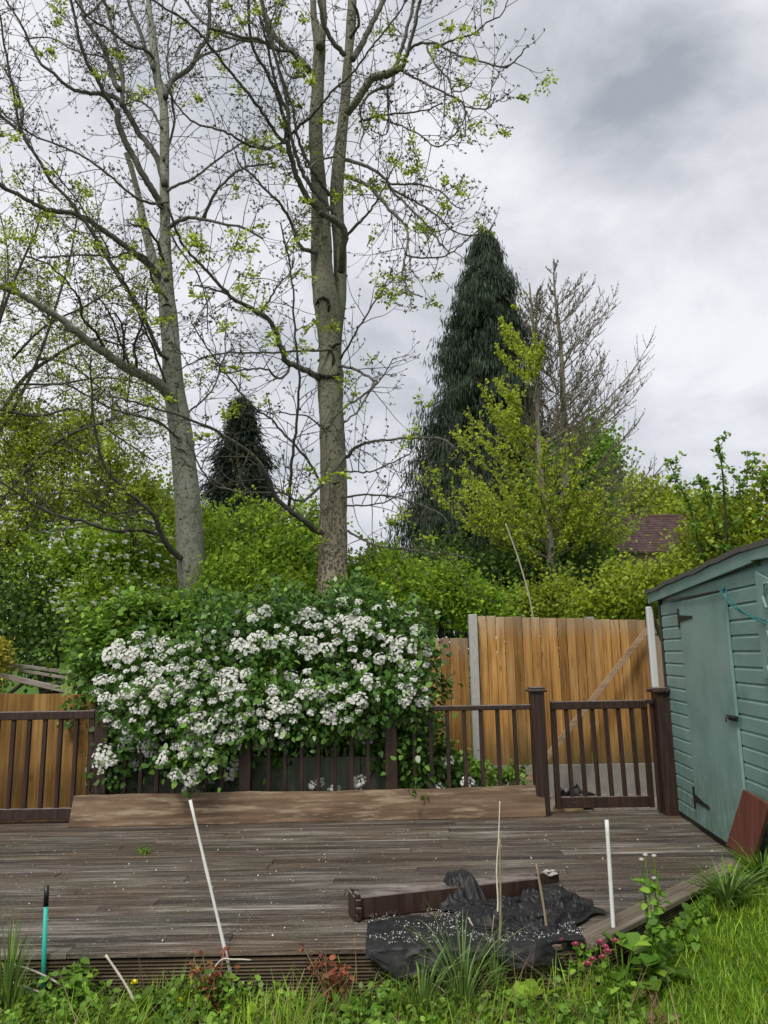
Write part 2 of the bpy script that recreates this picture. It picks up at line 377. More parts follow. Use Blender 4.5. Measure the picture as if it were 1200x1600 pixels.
s = N('ribbed deck riser'); v = s.vec((.05, 1, 1)); g = s.noise(v, 30, 6, .6); sp = s.n('ShaderNodeSeparateXYZ'); s.l(s.geo.outputs['Position'], sp.inputs[0])
gr = s.math('SINE', s.math('MULTIPLY', sp.outputs[2], 2*math.pi/.0165)); w01 = s.math('MULTIPLY', s.math('ADD', gr, 1), .5)
c = s.ramp(g, [(.35, (.045, .03, .017)), (.55, (.11, .080, .050)), (.75, (.20, .155, .105))])
M['riser'] = s.fin(s.hsv(c, v=s.math('MULTIPLY', s.rng(w01, .35, 1.15), s.rng(s.geo.outputs['Random Per Island'], .8, 1.2))), .8, s.bump(gr, .7, .006), .2)
rs = MB(); x = -5.2
for z in (-.09, -.205):
    x = -5.2
    while x < DI[0]-.05:
        e = min(DI[0], x+rr.uniform(1.9, 3)); rs.box(((x+e)/2, DF+.022, z-.002), (e-x-.004, .028, .108)); x = e
rm = Matrix((nd, -nn, Vector((0, 0, 1)))).transposed(); L = (Vector(DJ)-Vector(DI)).length
for z in (-.085, -.2): rs.box(Vector(((DI[0]+DJ[0])/2, (DI[1]+DJ[1])/2, z))-nn*.03, (L, .028, .108), rm)
rs.build('deck_riser', M['riser'], None, bevel=.003, kind='structure')
s = N('gritty paving'); n_ = s.noise(s.vec(island=False), 26, 7, .7); c = s.ramp(n_, [(.3, (.10, .085, .065)), (.6, (.25, .22, .18)), (.8, (.40, .37, .32))])
M['paving'] = s.fin(c, .9, s.bump(n_, .6, .01), .2)
pv = MB(); y = 7.42
while y < 9.3:
    x = .75
    while x < 3.4: pv.box((x+.22, y+.22, -.165+rr.uniform(-.003, .003)), (.43, .43, .05)); x += .445
    y += .445
pv.build('paved_path', M['paving'], None, bevel=.006, kind='structure')

# ---------------------------------------------------------------- balustrade, gates
YR = 7.25
def post(name_mb, x, y, w, h, cap=True, ruff=False):
    name_mb.box((x, y, h/2-.05), (w, w, h+.1))
    return name_mb
def cap_mb(x, y, w, h, ruff=False):
    b = MB(); e = .045 if not ruff else .06
    b.box((x, y, h+.012), (w+e, w+e, .024)); b.box((x, y, h+.034), (w+e*.4, w+e*.4, .02))
    if ruff:
        for k in range(14):
            a = k*2*math.pi/14; b.box((x+math.cos(a)*(w/2+.03), y+math.sin(a)*(w/2+.03), h+.02), (.03, .03, .03))
    return b
def px2x(px, Y, z=.5):  # photo column at a depth -> world x
    a = atY(px, 1180, Y); return a.x
main = empty('wooden_railing', (px2x(380, YR), YR, 0), 'dark brown deck railing with square posts behind the flowering bush', 'railing')
xs_post = [px2x(160, YR), px2x(384, YR), px2x(611, YR), px2x(843, YR)]
for i, x in enumerate(xs_post):
    w = (.13, .11, .115, .125)[i]
    h = (.99, .95, .97, 1.09)[i]
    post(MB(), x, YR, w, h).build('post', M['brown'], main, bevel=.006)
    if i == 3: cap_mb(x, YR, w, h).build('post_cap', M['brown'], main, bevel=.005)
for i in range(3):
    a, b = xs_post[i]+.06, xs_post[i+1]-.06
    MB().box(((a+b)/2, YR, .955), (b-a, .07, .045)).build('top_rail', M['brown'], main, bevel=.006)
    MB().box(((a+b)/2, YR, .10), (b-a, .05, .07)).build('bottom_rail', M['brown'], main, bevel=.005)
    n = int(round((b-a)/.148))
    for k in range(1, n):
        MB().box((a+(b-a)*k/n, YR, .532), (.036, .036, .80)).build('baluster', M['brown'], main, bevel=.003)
def gate(x0, x1, Y, n, label, lean=0.0):
    g = empty('wooden_gate', ((x0+x1)/2, Y, 0), label, 'gate', None)
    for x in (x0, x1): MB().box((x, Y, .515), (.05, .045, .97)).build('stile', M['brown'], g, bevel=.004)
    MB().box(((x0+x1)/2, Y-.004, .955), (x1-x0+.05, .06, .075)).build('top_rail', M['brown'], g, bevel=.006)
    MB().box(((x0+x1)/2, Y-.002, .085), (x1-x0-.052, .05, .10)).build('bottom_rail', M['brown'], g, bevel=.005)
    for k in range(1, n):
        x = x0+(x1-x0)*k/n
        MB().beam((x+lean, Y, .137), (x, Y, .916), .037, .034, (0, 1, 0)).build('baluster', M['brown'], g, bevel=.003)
    return g
YG = 7.36
gate(px2x(868, YG), px2x(1012, YG), YG, 7, 'narrow dark brown slatted gate beside the green shed', .01)
gl = gate(-4.35, px2x(142, YR), YR, 11, 'dark brown slatted gate at the left edge in front of the orange fence', .0)
# small knuckle on the right gate's outer stile
gp = empty('gate_post', (px2x(1043, 7.2), 7.2, 0), 'thick dark brown post with a ragged cap between gate and green shed', 'post')
xg = px2x(1043, 7.2)
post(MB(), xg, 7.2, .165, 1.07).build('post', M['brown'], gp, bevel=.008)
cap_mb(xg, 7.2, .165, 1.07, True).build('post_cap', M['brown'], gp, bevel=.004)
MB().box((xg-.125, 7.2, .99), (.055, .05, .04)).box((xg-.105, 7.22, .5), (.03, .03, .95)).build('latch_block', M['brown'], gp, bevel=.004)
# leaning plank
A = atZ(107, 1293, 0); B = atZ(853, 1276, 0); d = (B-A); L = d.length; d.normalize()
ux = d; tilt = R(9); uz = Vector((0, math.sin(tilt), math.cos(tilt))); uy = uz.cross(ux).normalized()
pm = Matrix((ux, uy, uz)).transposed()
pk = MB(); nseg = 24
for i in range(nseg+1):
    x = -L/2+L*i/nseg; wob = .003*math.sin(i*.9)+.003*math.sin(i*2.3)
    for (yy, zz) in ((-.016, 0), (.016, 0), (.016, .262+wob+.006*math.sin(i*.31)), (-.016, .262+wob+.006*math.sin(i*.31))):
        pk.v.append(tuple((A+B)/2+pm @ Vector((x+(zz*.08 if i == 0 else 0), yy, zz))))
for i in range(nseg):
    a = i*4
    for k in range(4): pk.f.append((a+k, a+(k+1) % 4, a+4+(k+1) % 4, a+4+k))
pk.f += [(3, 2, 1, 0), tuple(nseg*4+k for k in range(4))]
o = pk.build('timber_plank', M['plank'], None, bevel=.003)
tag(o, 'long weathered brown plank on edge along the foot of the railing', 'plank')
# green stained planter behind the railing
ps = empty('raised_planter', (-.9, 7.5, 0), 'green stained raised planter wall under the white flowering bush', 'planter')
x = px2x(165, 7.5); k = 0
while x < px2x(625, 7.5):
    w = rr.uniform(.5, .75); MB().box((x+w/2, 7.5+.002*(k % 2), .2), (w-.006, .03, .62+rr.uniform(-.01, .01))).build('board', M['greenwood'], ps, bevel=.004); x += w; k += 1
MB().box((px2x(395, 7.5), 7.56, -.02), (3.0, .06, .25)).build('back_rail', M['greenwood'], ps)

# ---------------------------------------------------------------- fences
def board_fence(x0, x1, Y0, Y1, ztop0, ztop1, zb, w, parent, mat, seed=1):
    r_ = random.Random(seed); n = max(1, int(round((x1-x0)/w))); b = MB()
    for k in range(n):
        f = (k+.5)/n; x = x0+(x1-x0)*f; Y = Y0+(Y1-Y0)*f; zt = ztop0+(ztop1-ztop0)*f+r_.uniform(-.008, .008)
        ww = (x1-x0)/n; a = R(7)
        m = Matrix.Rotation(a, 3, 'Z') @ Matrix.Rotation(r_.uniform(-.004, .004), 3, 'Y')
        b.box((x, Y+r_.uniform(-.002, .002), (zt+zb)/2), (ww-.0032, .012, zt-zb), m)
    return b.build('panel', mat, parent, bevel=.002)
def fence(name_lab, x0, x1, Y0, Y1, zt0, zt1, zb, w, mat, seed, cap=None):
    f = empty('garden_fence', ((x0+x1)/2, (Y0+Y1)/2, zb), name_lab, 'fence')
    board_fence(x0, x1, Y0, Y1, zt0, zt1, zb, w, f, mat, seed)
    for h in (.25, .6, .92):
        z0 = zb+(zt0-zb)*h; z1 = zb+(zt1-zb)*h
        MB().beam((x0, Y0+.045, z0), (x1, Y1+.045, z1), .07, .04).build('back_rail', M['greytimber'], f)
    if cap: MB().beam((x0, Y0, zt0+.018), (x1, Y1, zt1+.018), .012, .045).build('cap_strip', M['greytimber'], f)
    return f
YF = 9.0
a = atY(746, 962, YF); b = atY(1022, 970, YF); z_gb = atY(880, 1194, YF).z
fence('tall orange feather edge fence panel behind the small gate', a.x, b.x, YF, YF, a.z, b.z, z_gb, .105, M['fence'], 3)
a2 = atY(560, 999, 9.35); b2 = atY(731, 998, 9.25)
fence('lower orange fence panel between flowering bush and concrete post', a2.x, b2.x, 9.35, 9.25, a2.z, b2.z, -.1, .107, M['fence'], 5)
a3 = atY(-420, 1076, 7.75); b3 = atY(150, 1086, 7.75)
fence('low yellowish fence panel behind the left gate', a3.x, b3.x, 7.75, 7.75, a3.z, b3.z, -.15, .15, M['fence_dull'], 9)
t = atY(738, 960, 8.93); bt = atY(748, 1230, 8.93)
cp = MB().beam((bt.x, 8.93, -.3), (t.x, 8.93, t.z), .10, .10, (0, 1, 0)).build('fence_post', M['concrete'], None, bevel=.008)
tag(cp, 'pale concrete fence post between the two orange panels', 'fence post')
gb = MB().box(((a.x+b.x)/2, YF, (z_gb-.17)/2), (b.x-a.x, .045, z_gb+.17-.004)).build('gravel_board', M['gravel'], None, bevel=.006)
tag(gb, 'stained concrete gravel board under the tall fence panel', 'gravel board')
p0 = atY(1012, 983, 8.88); p1 = atY(795, 1250, 8.4)
o = MB().beam(p0, (p1.x, 8.4, -.13), .062, .028, (0, 1, 0)).build('timber_batten', M['brace'], None, bevel=.003)
tag(o, 'long brown batten leaning diagonally against the tall orange fence', 'batten')
# timber lying behind the left fence, treated post
for (u, w_, th, lab) in (((-30, 1032, 9.0), (190, 1062, 9.4), .05, 'grey timber, uppermost of the four lying behind the left fence'),
                   ((-40, 1046, 8.7), (145, 1088, 8.9), .075, 'broad grey timber sloping down right behind the left fence'),
                   ((10, 1044, 9.1), (170, 1070, 9.3), .045, 'thin pale timber crossing the others behind the left fence'),
                   ((60, 1070, 9.2), (190, 1058, 9.5), .04, 'short dark timber rising right behind the left fence')):
    o = MB().beam(atY(*u), atY(*w_), th*.8, th*.6, (0, 1, 0)).build('fallen_timber', M['greytimber'], None, bevel=.004)
    tag(o, lab, 'timber', 'timbers lying behind the left fence')
t = atY(113, 1034, 8.6)
o = MB().box((t.x, 8.6, t.z/2-.1), (.095, .095, t.z+.2)).build('timber_post', M['palepost'], None, bevel=.006)
tag(o, 'pale green treated post standing left of the flowering bush', 'post')

# ---------------------------------------------------------------- shed
s = N('green shed paint'); n_ = s.noise(s.vec(island=False), 2.6, 6, .65); n2_ = s.noise(s.vec((1, 1, .25), False), 24, 4, .6)
c = s.ramp(n_, [(.3, (.145, .245, .215)), (.5, (.19, .305, .275)), (.7, (.235, .345, .315))])
sp = s.n('ShaderNodeSeparateXYZ'); s.l(s.geo.outputs['Position'], sp.inputs[0])
moss = s.math('MULTIPLY', s.ramp(sp.outputs[2], [(.0, (1, 1, 1)), (.75, (0, 0, 0))]), s.ramp(n2_, [(.4, (0, 0, 0)), (.6, (.7, .7, .7))]))
c = s.mix(moss, c, (.075, .125, .06)); c = s.mix(s.ramp(n2_, [(.66, (0, 0, 0)), (.72, (.45, .45, .45))]), c, (.28, .34, .30))
M['shed'] = s.fin(c, s.rng(n_, .42, .62), s.bump(n2_, .12, .004), .35)
O = Vector((2.61, 7.19, 0)); U = Vector((-.069, -1, 0)).normalized(); NO = Vector((U.y, -U.x, 0)).normalized()
if NO.x > 0: NO = -NO
def sp3(t, z, out): return O+U*t+NO*out+Vector((0, 0, z))
def onf(px, py, out=.02):
    d_ = ray(px, py); o0 = O+NO*out-Vector((0, 0, EYE)); k_ = o0.dot(NO)/d_.dot(NO); p = d_*k_+Vector((0, 0, EYE)); return (p-O).dot(U), p.z
SM = Matrix((U, NO, Vector((0, 0, 1)))).transposed()
shed = empty('garden_shed', tuple(O), 'green painted timber shed with a low pitched felt roof', 'shed')
tE, zE = onf(1009, 925, .07); tA, zA = onf(1168, 852, .07)
TW = tA*2                      # shed width
def roofz(t): return zE+(zA-zE)*((t-tE)/(tA-tE) if t <= tA else 1-(t-tA)/(tA-tE))
def prof_wall(t0f, t1):
    b = MB(); z = .045; p = .108
    while z < zA-.1:
        zt = z+p; t0 = t0f
        if zt > roofz(t0f)-.05: t0 = min(tA, tE+(zt+.05-zE)/(zA-zE)*(tA-tE))
        t1_ = t1 if zt < roofz(t1)-.05 else 2*tA-t0
        pr = [(0, z), (.020, z), (.020, z+.082), (.006, z+.106), (0, z+.106)]
        vs = [sp3(t0, zz, oo) for oo, zz in pr]+[sp3(t1_, zz, oo) for oo, zz in pr]; n = 5
        b.add(vs, [tuple(range(n)), tuple(range(2*n-1, n-1, -1))]+[((i+1) % n, i, n+i, n+(i+1) % n) for i in range(n)])
        z = zt
        if t0 >= tA-.05: break
    return b
prof_wall(.03, TW-.03).build('cladding', M['shed'], shed)
zb_ = roofz(0)-.06
bk = MB().add([sp3(0, 0, -.004), sp3(TW, 0, -.004), sp3(TW, zb_, -.004), sp3(tA, zA-.08, -.004), sp3(0, zb_, -.004)]+[sp3(0, 0, -.03), sp3(TW, 0, -.03), sp3(TW, zb_, -.03), sp3(tA, zA-.08, -.03), sp3(0, zb_, -.03)],
    [(0, 1, 2, 3, 4), (9, 8, 7, 6, 5)]+[(i, i+5, (i+1) % 5+5, (i+1) % 5) for i in range(5)])
DEP = 1.9
for tt in (.012, TW-.012): bk.box(sp3(tt, zb_/2, -DEP/2-.03), (.024, DEP, zb_-.02), SM)
bk.box(sp3(TW/2, zb_/2, -DEP), (TW, .03, zb_-.02), SM)
bk.build('wall', M['shed'], shed)
MB().box(sp3(TW/2, .02, -.01), (TW-.1, .05, .045), SM).build('bearer', M['blackmetal'], shed)  # bearer coloured black to give the dark gap under the cladding
dL, _ = onf(1090, 1262, .03); dR, _ = onf(1171, 1300, .03); _, dT = onf(1128, 925, .03)
dr = empty('door', tuple(O)); dr.parent = shed; dr.location = (0, 0, 0)
def dslab(tl, tr, z0, z1, o0, o1):
    vs = [sp3(tl, z0, o0), sp3(tr, z0, o0), sp3(tr, z1, o0), sp3(tl, z1-.02, o0), sp3(tl, z0, o1), sp3(tr, z0, o1), sp3(tr, z1, o1), sp3(tl, z1-.02, o1)]
    return vs, [(0, 3, 2, 1), (4, 5, 6, 7), (0, 1, 5, 4), (1, 2, 6, 5), (2, 3, 7, 6), (3, 0, 4, 7)]
db = MB(); nb_ = 1; db.add(*dslab(dL, dR, .055, dT, .0215, .042))
db.build('door', M['shed'], shed, bevel=.004).name = 'door'
bpy.data.objects.remove(dr)
door = [o_ for o_ in shed.children if o_.name.startswith('door')][0]; door.name = 'door'
def hinge(z, flip=0):
    b = MB(); t0 = dL
    b.box(sp3(t0-.012, z, .046), (.035, .008, .17), SM)
    L_ = .34; vs = []
    for oo in (.043, .049):
        vs += [sp3(t0, z-.03, oo), sp3(t0+L_, z-.008-.02*flip, oo), sp3(t0+L_, z+.008-.02*flip, oo), sp3(t0, z+.03, oo)]
    b.add(vs, [(0, 1, 2, 3), (7, 6, 5, 4), (0, 4, 5, 1), (1, 5, 6, 2), (2, 6, 7, 3), (3, 7, 4, 0)])
    for q in (.06, .18, .3): b.box(sp3(t0+q, z, .051), (.014, .006, .014), SM)
    return b
door_ = door
hinge(onf(1055, 968)[1]).build('hinge', M['blackmetal'], door)
hinge(onf(1090, 1246)[1], 1).build('hinge', M['blackmetal'], door)
tl, zl = onf(1145, 1122, .05)
lb = MB().box(sp3(tl, zl, .048), (.17, .012, .035), SM).tube([sp3(tl-.08, zl+.012, .062), sp3(tl+.08, zl+.006, .062)], .008).tube([sp3(tl-.02, zl, .06), sp3(tl-.02, zl, .09), sp3(tl-.02, zl-.03, .09)], .006)
lb.build('latch', M['blackmetal'], door)
t0, z0 = onf(1040, 938, .06); t1, z1 = onf(1133, 921, .06)
MB().tube([sp3(t0, z0, .055), sp3((t0+t1)/2, (z0+z1)/2-.006, .06), sp3(t1, z1, .06)], .008).build('rod', M['blackmetal'], shed)
# corner trim, black gap strip
MB().box(sp3(-.02, zb_/2, -.0), (.06, .045, zb_), SM).build('corner_strip', M['blackmetal'], shed)
def fascia(ta, tb, hh, o0, o1, raise_=0.0):
    b = MB(); za, zb2 = roofz(ta)+raise_, roofz(tb)+raise_
    b.add([sp3(ta, za-hh, o0), sp3(tb, zb2-hh, o0), sp3(tb, zb2, o0), sp3(ta, za, o0), sp3(ta, za-hh, o1), sp3(tb, zb2-hh, o1), sp3(tb, zb2, o1), sp3(ta, za, o1)],
          [(0, 3, 2, 1), (4, 5, 6, 7), (0, 1, 5, 4), (1, 2, 6, 5), (2, 3, 7, 6), (3, 0, 4, 7)]); return b
fascia(tE, tA-.003, .095, .035, .058, -.02).build('fascia', M['shed'], shed, bevel=.003)
fascia(tA, 2*tA-tE, .10, .037, .062, -.002).build('fascia', M['shed'], shed, bevel=.003)
rf = MB(); nT = 14
def jz(i): return .006*math.sin(i*2.1)+.004*math.sin(i*5.3)
for side in (0, 1):
    row = []
    for i in range(nT+1):
        f = i/nT; t_ = (tE-.03+(tA-tE+.03)*f) if side == 0 else (tA+(tA-tE+.03)*f)
        zz = roofz(t_)+jz(i+side*20)-.004
        row.append((t_, zz))
    for i in range(nT):
        (ta_, za_), (tb_, zb2) = row[i], row[i+1]
        vs = [sp3(ta_, za_-.018, .075+.003*jz(i)), sp3(tb_, zb2-.018, .075), sp3(tb_, zb2+.016, .078), sp3(ta_, za_+.016, .078)]
        vs += [v_-NO*(DEP+.15) for v_ in vs]
        rf.add(vs, [(0, 1, 2, 3), (7, 6, 5, 4), (0, 4, 5, 1), (3, 2, 6, 7), (0, 3, 7, 4), (1, 5, 6, 2)])
rf.build('roof', M['felt'], shed)
# angular painted bracket plate at the shed's right
tb_, _ = onf(1190, 960, .06)
br = MB()
pts = [onf(1178, 893, .05), onf(1200, 905, .05), onf(1200, 1062, .05), onf(1192, 1058, .05), onf(1183, 985, .05)]
vs = [sp3(t_, z_, .03) for t_, z_ in pts]+[sp3(t_, z_, .045) for t_, z_ in pts]
br.add(vs, [(4, 3, 2, 1, 0), (5, 6, 7, 8, 9)]+[(i, (i+1) % 5, (i+1) % 5+5, i+5) for i in range(5)])
for (cx_, cy_, rr_) in ((1200, 930, .075), (1206, 985, .06), (1206, 1040, .06)):
    tc_, zc_ = onf(cx_, cy_, .06); ring = [sp3(tc_+math.cos(q*math.pi/3)*rr_, zc_+math.sin(q*math.pi/3)*rr_*1.15, .062) for q in range(7)]
    br.tube(ring, .010, 6)
br.build('bracket', M['shed'], shed, bevel=.003)
# cord
c0 = onf(1128, 921, .09); c1 = onf(1225, 990, .09); cd = MB()
for q in range(2):
    pa = []
    for i in range(13):
        f = i/12; pa.append(sp3(c0[0]+(c1[0]-c0[0])*f, c0[1]+(c1[1]-c0[1])*f-.05*math.sin(f*math.pi)-(.02*math.sin(f*2*math.pi) if q else 0), .07+.012*q+.03*math.sin(f*5+q)))
    cd.tube(pa, .0055, 5)
ring = [sp3(c0[0]+.02*math.cos(k_), c0[1]+.02*math.sin(k_), .075+.01*math.sin(2*k_)) for k_ in [i*.6 for i in range(11)]]
cd.tube(ring, .006, 5)
o = cd.build('cord', M['rope'], None, True); tag(o, 'turquoise cord hanging from the top corner of the shed door', 'cord')
# white pipe
t = MB(); w0 = atY(1014, 948, 7.42); w1 = atY(1040, 1270, 7.42)
pp = MB().box(((w0.x+w1.x)/2, 7.42, w0.z/2), (.062, .05, w0.z), Matrix.Rotation(math.atan2(w0.x-w1.x, w0.z), 3, 'Y')).build('downpipe', M['pvc'], None, bevel=.008)
tag(pp, 'white square downpipe at the left corner of the shed', 'downpipe')
# red board against shed
q = [atY(1165, 1235, 5.62), None]
c_bl = atZ(1139, 1322, .0); c_br = atZ(1181, 1349, .0)
tl_, zl_ = onf(1166, 1234, .05); tr_, zr_ = onf(1204, 1252, .05)
c_tl, c_tr = sp3(tl_, zl_, .05), sp3(tr_, zr_, .05)
q4 = [onf(1139, 1322, .10), onf(1181, 1349, .10), onf(1207, 1257, .06), onf(1166, 1234, .06)]
c_bl, c_br = [sp3(t_, max(.002, z_), .10) for t_, z_ in q4[:2]]; c_tr, c_tl = [sp3(t_, z_, .06) for t_, z_ in q4[2:]]
nrm = (c_br-c_bl).cross(c_tl-c_bl).normalized()*.022
o = MB().add([c_bl, c_br, c_tr, c_tl, c_bl+nrm, c_br+nrm, c_tr+nrm, c_tl+nrm], [(0, 1, 2, 3), (7, 6, 5, 4), (0, 4, 5, 1), (1, 5, 6, 2), (2, 6, 7, 3), (3, 7, 4, 0)]).build('wooden_board', M['terracotta'], None, bevel=.003)
tag(o, 'short reddish brown board leaning against the foot of the shed', 'board')
# dark tub beyond the board
tb = MB(); cx0, cy0 = atZ(1200, 1338, 0)[:2]
prf = [(.0, .0), (.06, .0), (.085, .15), (.095, .155), (.095, .17), (.08, .17), (.07, .05), (0, .04)]; ns = 24; vs = []; fs = []
for r_, z_ in prf:
    for k in range(ns): a_ = k*2*math.pi/ns; vs.append((cx0+r_*math.cos(a_), cy0+r_*math.sin(a_), z_-.02))
for i in range(len(prf)-1):
    for k in range(ns): fs.append((i*ns+k, i*ns+(k+1) % ns, (i+1)*ns+(k+1) % ns, (i+1)*ns+k))
o = tb.add(vs, fs).build('plant_pot', M['bag'], None, True); tag(o, 'black plastic pot behind the red brown board by the shed', 'pot')

# ---------------------------------------------------------------- clutter behind the gate
def lump(name, c, r, mat, seed, label, cat, sq=.6):
    g_ = np.random.default_rng(seed); b = MB(); nu, nv = 18, 12; ph = g_.uniform(0, 6, 6)
    vs = []
    for j in range(nv+1):
        th = math.pi*j/nv
        for i in range(nu):
            a_ = 2*math.pi*i/nu; k_ = 1+.22*math.sin(3*a_+ph[0]+2*th)+.14*math.sin(5*a_+ph[1]-3*th)+.1*math.sin(9*th+ph[2]+4*a_)
            vs.append((c[0]+r*k_*math.sin(th)*math.cos(a_), c[1]+r*.7*k_*math.sin(th)*math.sin(a_), max(c[2]-.0, c[2]+r*sq*k_*(math.cos(th)+.7))))
    fs = [(j*nu+i, j*nu+(i+1) % nu, (j+1)*nu+(i+1) % nu, (j+1)*nu+i) for j in range(nv) for i in range(nu)]
    o = b.add(vs, fs).build(name, mat, None, False); return tag(o, label, cat)
lump('rubbish_bag', (px2x(826, 7.9), 7.9, -.14), .13, M['bag'], 3, 'black plastic bag on the paving left of the gate post', 'bag')
lump('rubbish_bag', (px2x(893, 8.2), 8.2, -.14), .17, M['bag'], 5, 'crumpled black plastic bag seen through the gate bars', 'bag')
lg = MB().tube([(px2x(868, 7.75), 7.75, -.08), (px2x(900, 7.9), 7.95, -.07)], [.075, .07], 14)
o = lg.build('cut_log', M['rawwood'], None, False, .004); tag(o, 'pale cut log lying on the paving behind the gate', 'log')
for i, (u, w_) in enumerate((((905, 1236, -.13), (960, 1222, -.13)), ((930, 1228, -.12), (1000, 1236, -.12)), ((915, 1215, -.12), (985, 1212, -.12)))):
    p, q_ = atZ(*u), atZ(*w_); m_ = (p+q_)/2+Vector((0, 0, .03))
    o = MB().tube([p, m_, q_], [.007, .006, .003], 5).build('dead_twig', M['twig'], None, True)
    tag(o, ('bent dead twig lying nearest the gate on the paving', 'straight dead twig lying across the paving behind the gate', 'dead twig lying farthest back by the gravel board')[i], 'twig')

# ---------------------------------------------------------------- things lying on the deck
e0 = atZ(562, 1438, 0); e1 = atZ(846, 1405, 0)
dv = (e1-e0).normalized(); pw = .115
up_ = Vector((0, 0, 1)); sd = up_.cross(dv)
cen = (e0+e1)/2+sd*pw/2+up_*(pw/2+.004)
BM = Matrix((dv, sd, up_)).transposed()
pt = empty('fallen_post', tuple(cen), 'dark brown square post with its cap lying on the deck', 'post')
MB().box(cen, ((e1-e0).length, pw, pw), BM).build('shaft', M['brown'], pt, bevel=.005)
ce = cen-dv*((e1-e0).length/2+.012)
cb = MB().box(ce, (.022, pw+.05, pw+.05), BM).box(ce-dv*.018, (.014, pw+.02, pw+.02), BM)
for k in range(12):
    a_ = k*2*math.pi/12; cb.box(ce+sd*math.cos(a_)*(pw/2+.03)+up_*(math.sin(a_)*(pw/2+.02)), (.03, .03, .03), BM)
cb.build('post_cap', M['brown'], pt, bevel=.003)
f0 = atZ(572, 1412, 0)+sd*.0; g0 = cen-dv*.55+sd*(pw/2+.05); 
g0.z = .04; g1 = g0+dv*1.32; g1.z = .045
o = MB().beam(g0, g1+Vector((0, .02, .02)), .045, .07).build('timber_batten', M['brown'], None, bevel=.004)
tag(o, 'thin dark brown batten lying behind the fallen post on the deck', 'batten')
o = lump('stone', tuple(g1+Vector((-.06, 0, .03))), .05, M['concrete'], 11, 'small grey white stone resting on the end of the batten', 'stone', .3)

s = N('black weed membrane'); n_ = s.noise(s.vec(island=False), 30, 7, .7); n3 = s.noise(s.vec(island=False), 5, 5, .6)
c = s.ramp(n_, [(.35, (.010, .010, .011)), (.6, (.028, .028, .03)), (.72, (.08, .075, .07))])
c = s.mix(s.ramp(n3, [(.48, (0, 0, 0)), (.68, (.3, .3, .3))]), c, (.085, .078, .07))
M['membrane'] = s.fin(s.hsv(c, v=.5), .48, s.bump(n_, .5, .008), .35)
def cloth(name, f, nu, nv, mat, thick=.004):
    b = MB(); b.v = [tuple(f(i/nu, j/nv)) for j in range(nv+1) for i in range(nu+1)]
    b.f = [(j*(nu+1)+i, j*(nu+1)+i+1, (j+1)*(nu+1)+i+1, (j+1)*(nu+1)+i) for j in range(nv) for i in range(nu)]
    o = b.build(name, mat, None, True); m_ = o.modifiers.new('solid', 'SOLIDIFY'); m_.thickness = thick; m_.offset = 1; return o
from mathutils import noise as mn
def rid(x, y, s_): return 1-abs(mn.noise(Vector((x*s_, y*s_, 1.7))))*2
XM0, XM1 = -.13, .99
def mem(u, v_):     # flat on the deck, over the edge, down to the bed
    x = XM0+(XM1-XM0)*u; Ltop = .34+.22*u; s_ = v_*(Ltop+.19)
    if s_ < Ltop: y_, z_ = DF+Ltop-s_, .010
    else: y_, z_ = DF-.02-.05*min(1, (s_-Ltop)*4), .006-(s_-Ltop)*(.45+.22*math.sin(x*9)+.14*math.sin(x*21+1))
    w_ = .007*rid(x, s_, 4)+.006*rid(x, s_, 13)
    if s_ < Ltop: z_ += max(0, w_)*1.0
    else: y_ -= max(0, w_*1.6)
    if u > .75 and s_ >= Ltop: y_ += (u-.75)*.5
    y_ += .02*mn.noise(Vector((x*3, 0, 0)))
    return Vector((x, y_, z_+.004))
o = cloth('weed_membrane', mem, 110, 60, M['membrane']); tag(o, 'black weed membrane draped over the deck edge and covered in grit', 'membrane')
def crum(u, v_):
    W_ = .50+.10*math.sin(u*5)
    s0_ = .10-.17*sm((u-.20)/.12)                # hooked over the post only near its left end
    p = cen+dv*(-.06+.84*u)+sd*(s0_-W_*v_)
    d_s = v_*W_-s0_
    over = sm((.34-u)/.12)                    # the post ends before the right part
    top_ = (pw+.012)*over+.035*(1-over)
    prof = top_ if d_s < .02 else max(.012, top_*(1-sm((d_s-.02)/.10)))
    if v_ < .10: prof *= v_/.10*.6+.4
    e_ = sm(u*12)*sm((1-u)*7)*sm((1-v_)*6)
    fold = .8*abs(mn.noise(Vector((u*7+v_*3, v_*2.2-u, 3.1))))*.065+abs(mn.noise(Vector((u*17-v_*5, v_*7, 8.2))))*.05+abs(mn.noise(Vector((u*35, v_*19+u*9, 5))))*.030
    hump = .015*math.exp(-((u-.16)/.10)**2-((v_-.25)/.3)**2)+.03*math.exp(-((u-.72)/.12)**2-((v_-.35)/.3)**2)
    p.z = max(.012, prof*(.5+.5*e_)+(fold+hump)*e_)+.010
    p.x += .07*mn.noise(Vector((v_*4, 2, 0)))*(1 if u > .5 else -1)
    p.y += .06*mn.noise(Vector((u*5, 5, v_)))
    return p
o = cloth('crumpled_membrane', crum, 130, 80, M['membrane']); tag(o, 'crumpled black sheet heaped over the fallen brown post', 'membrane')
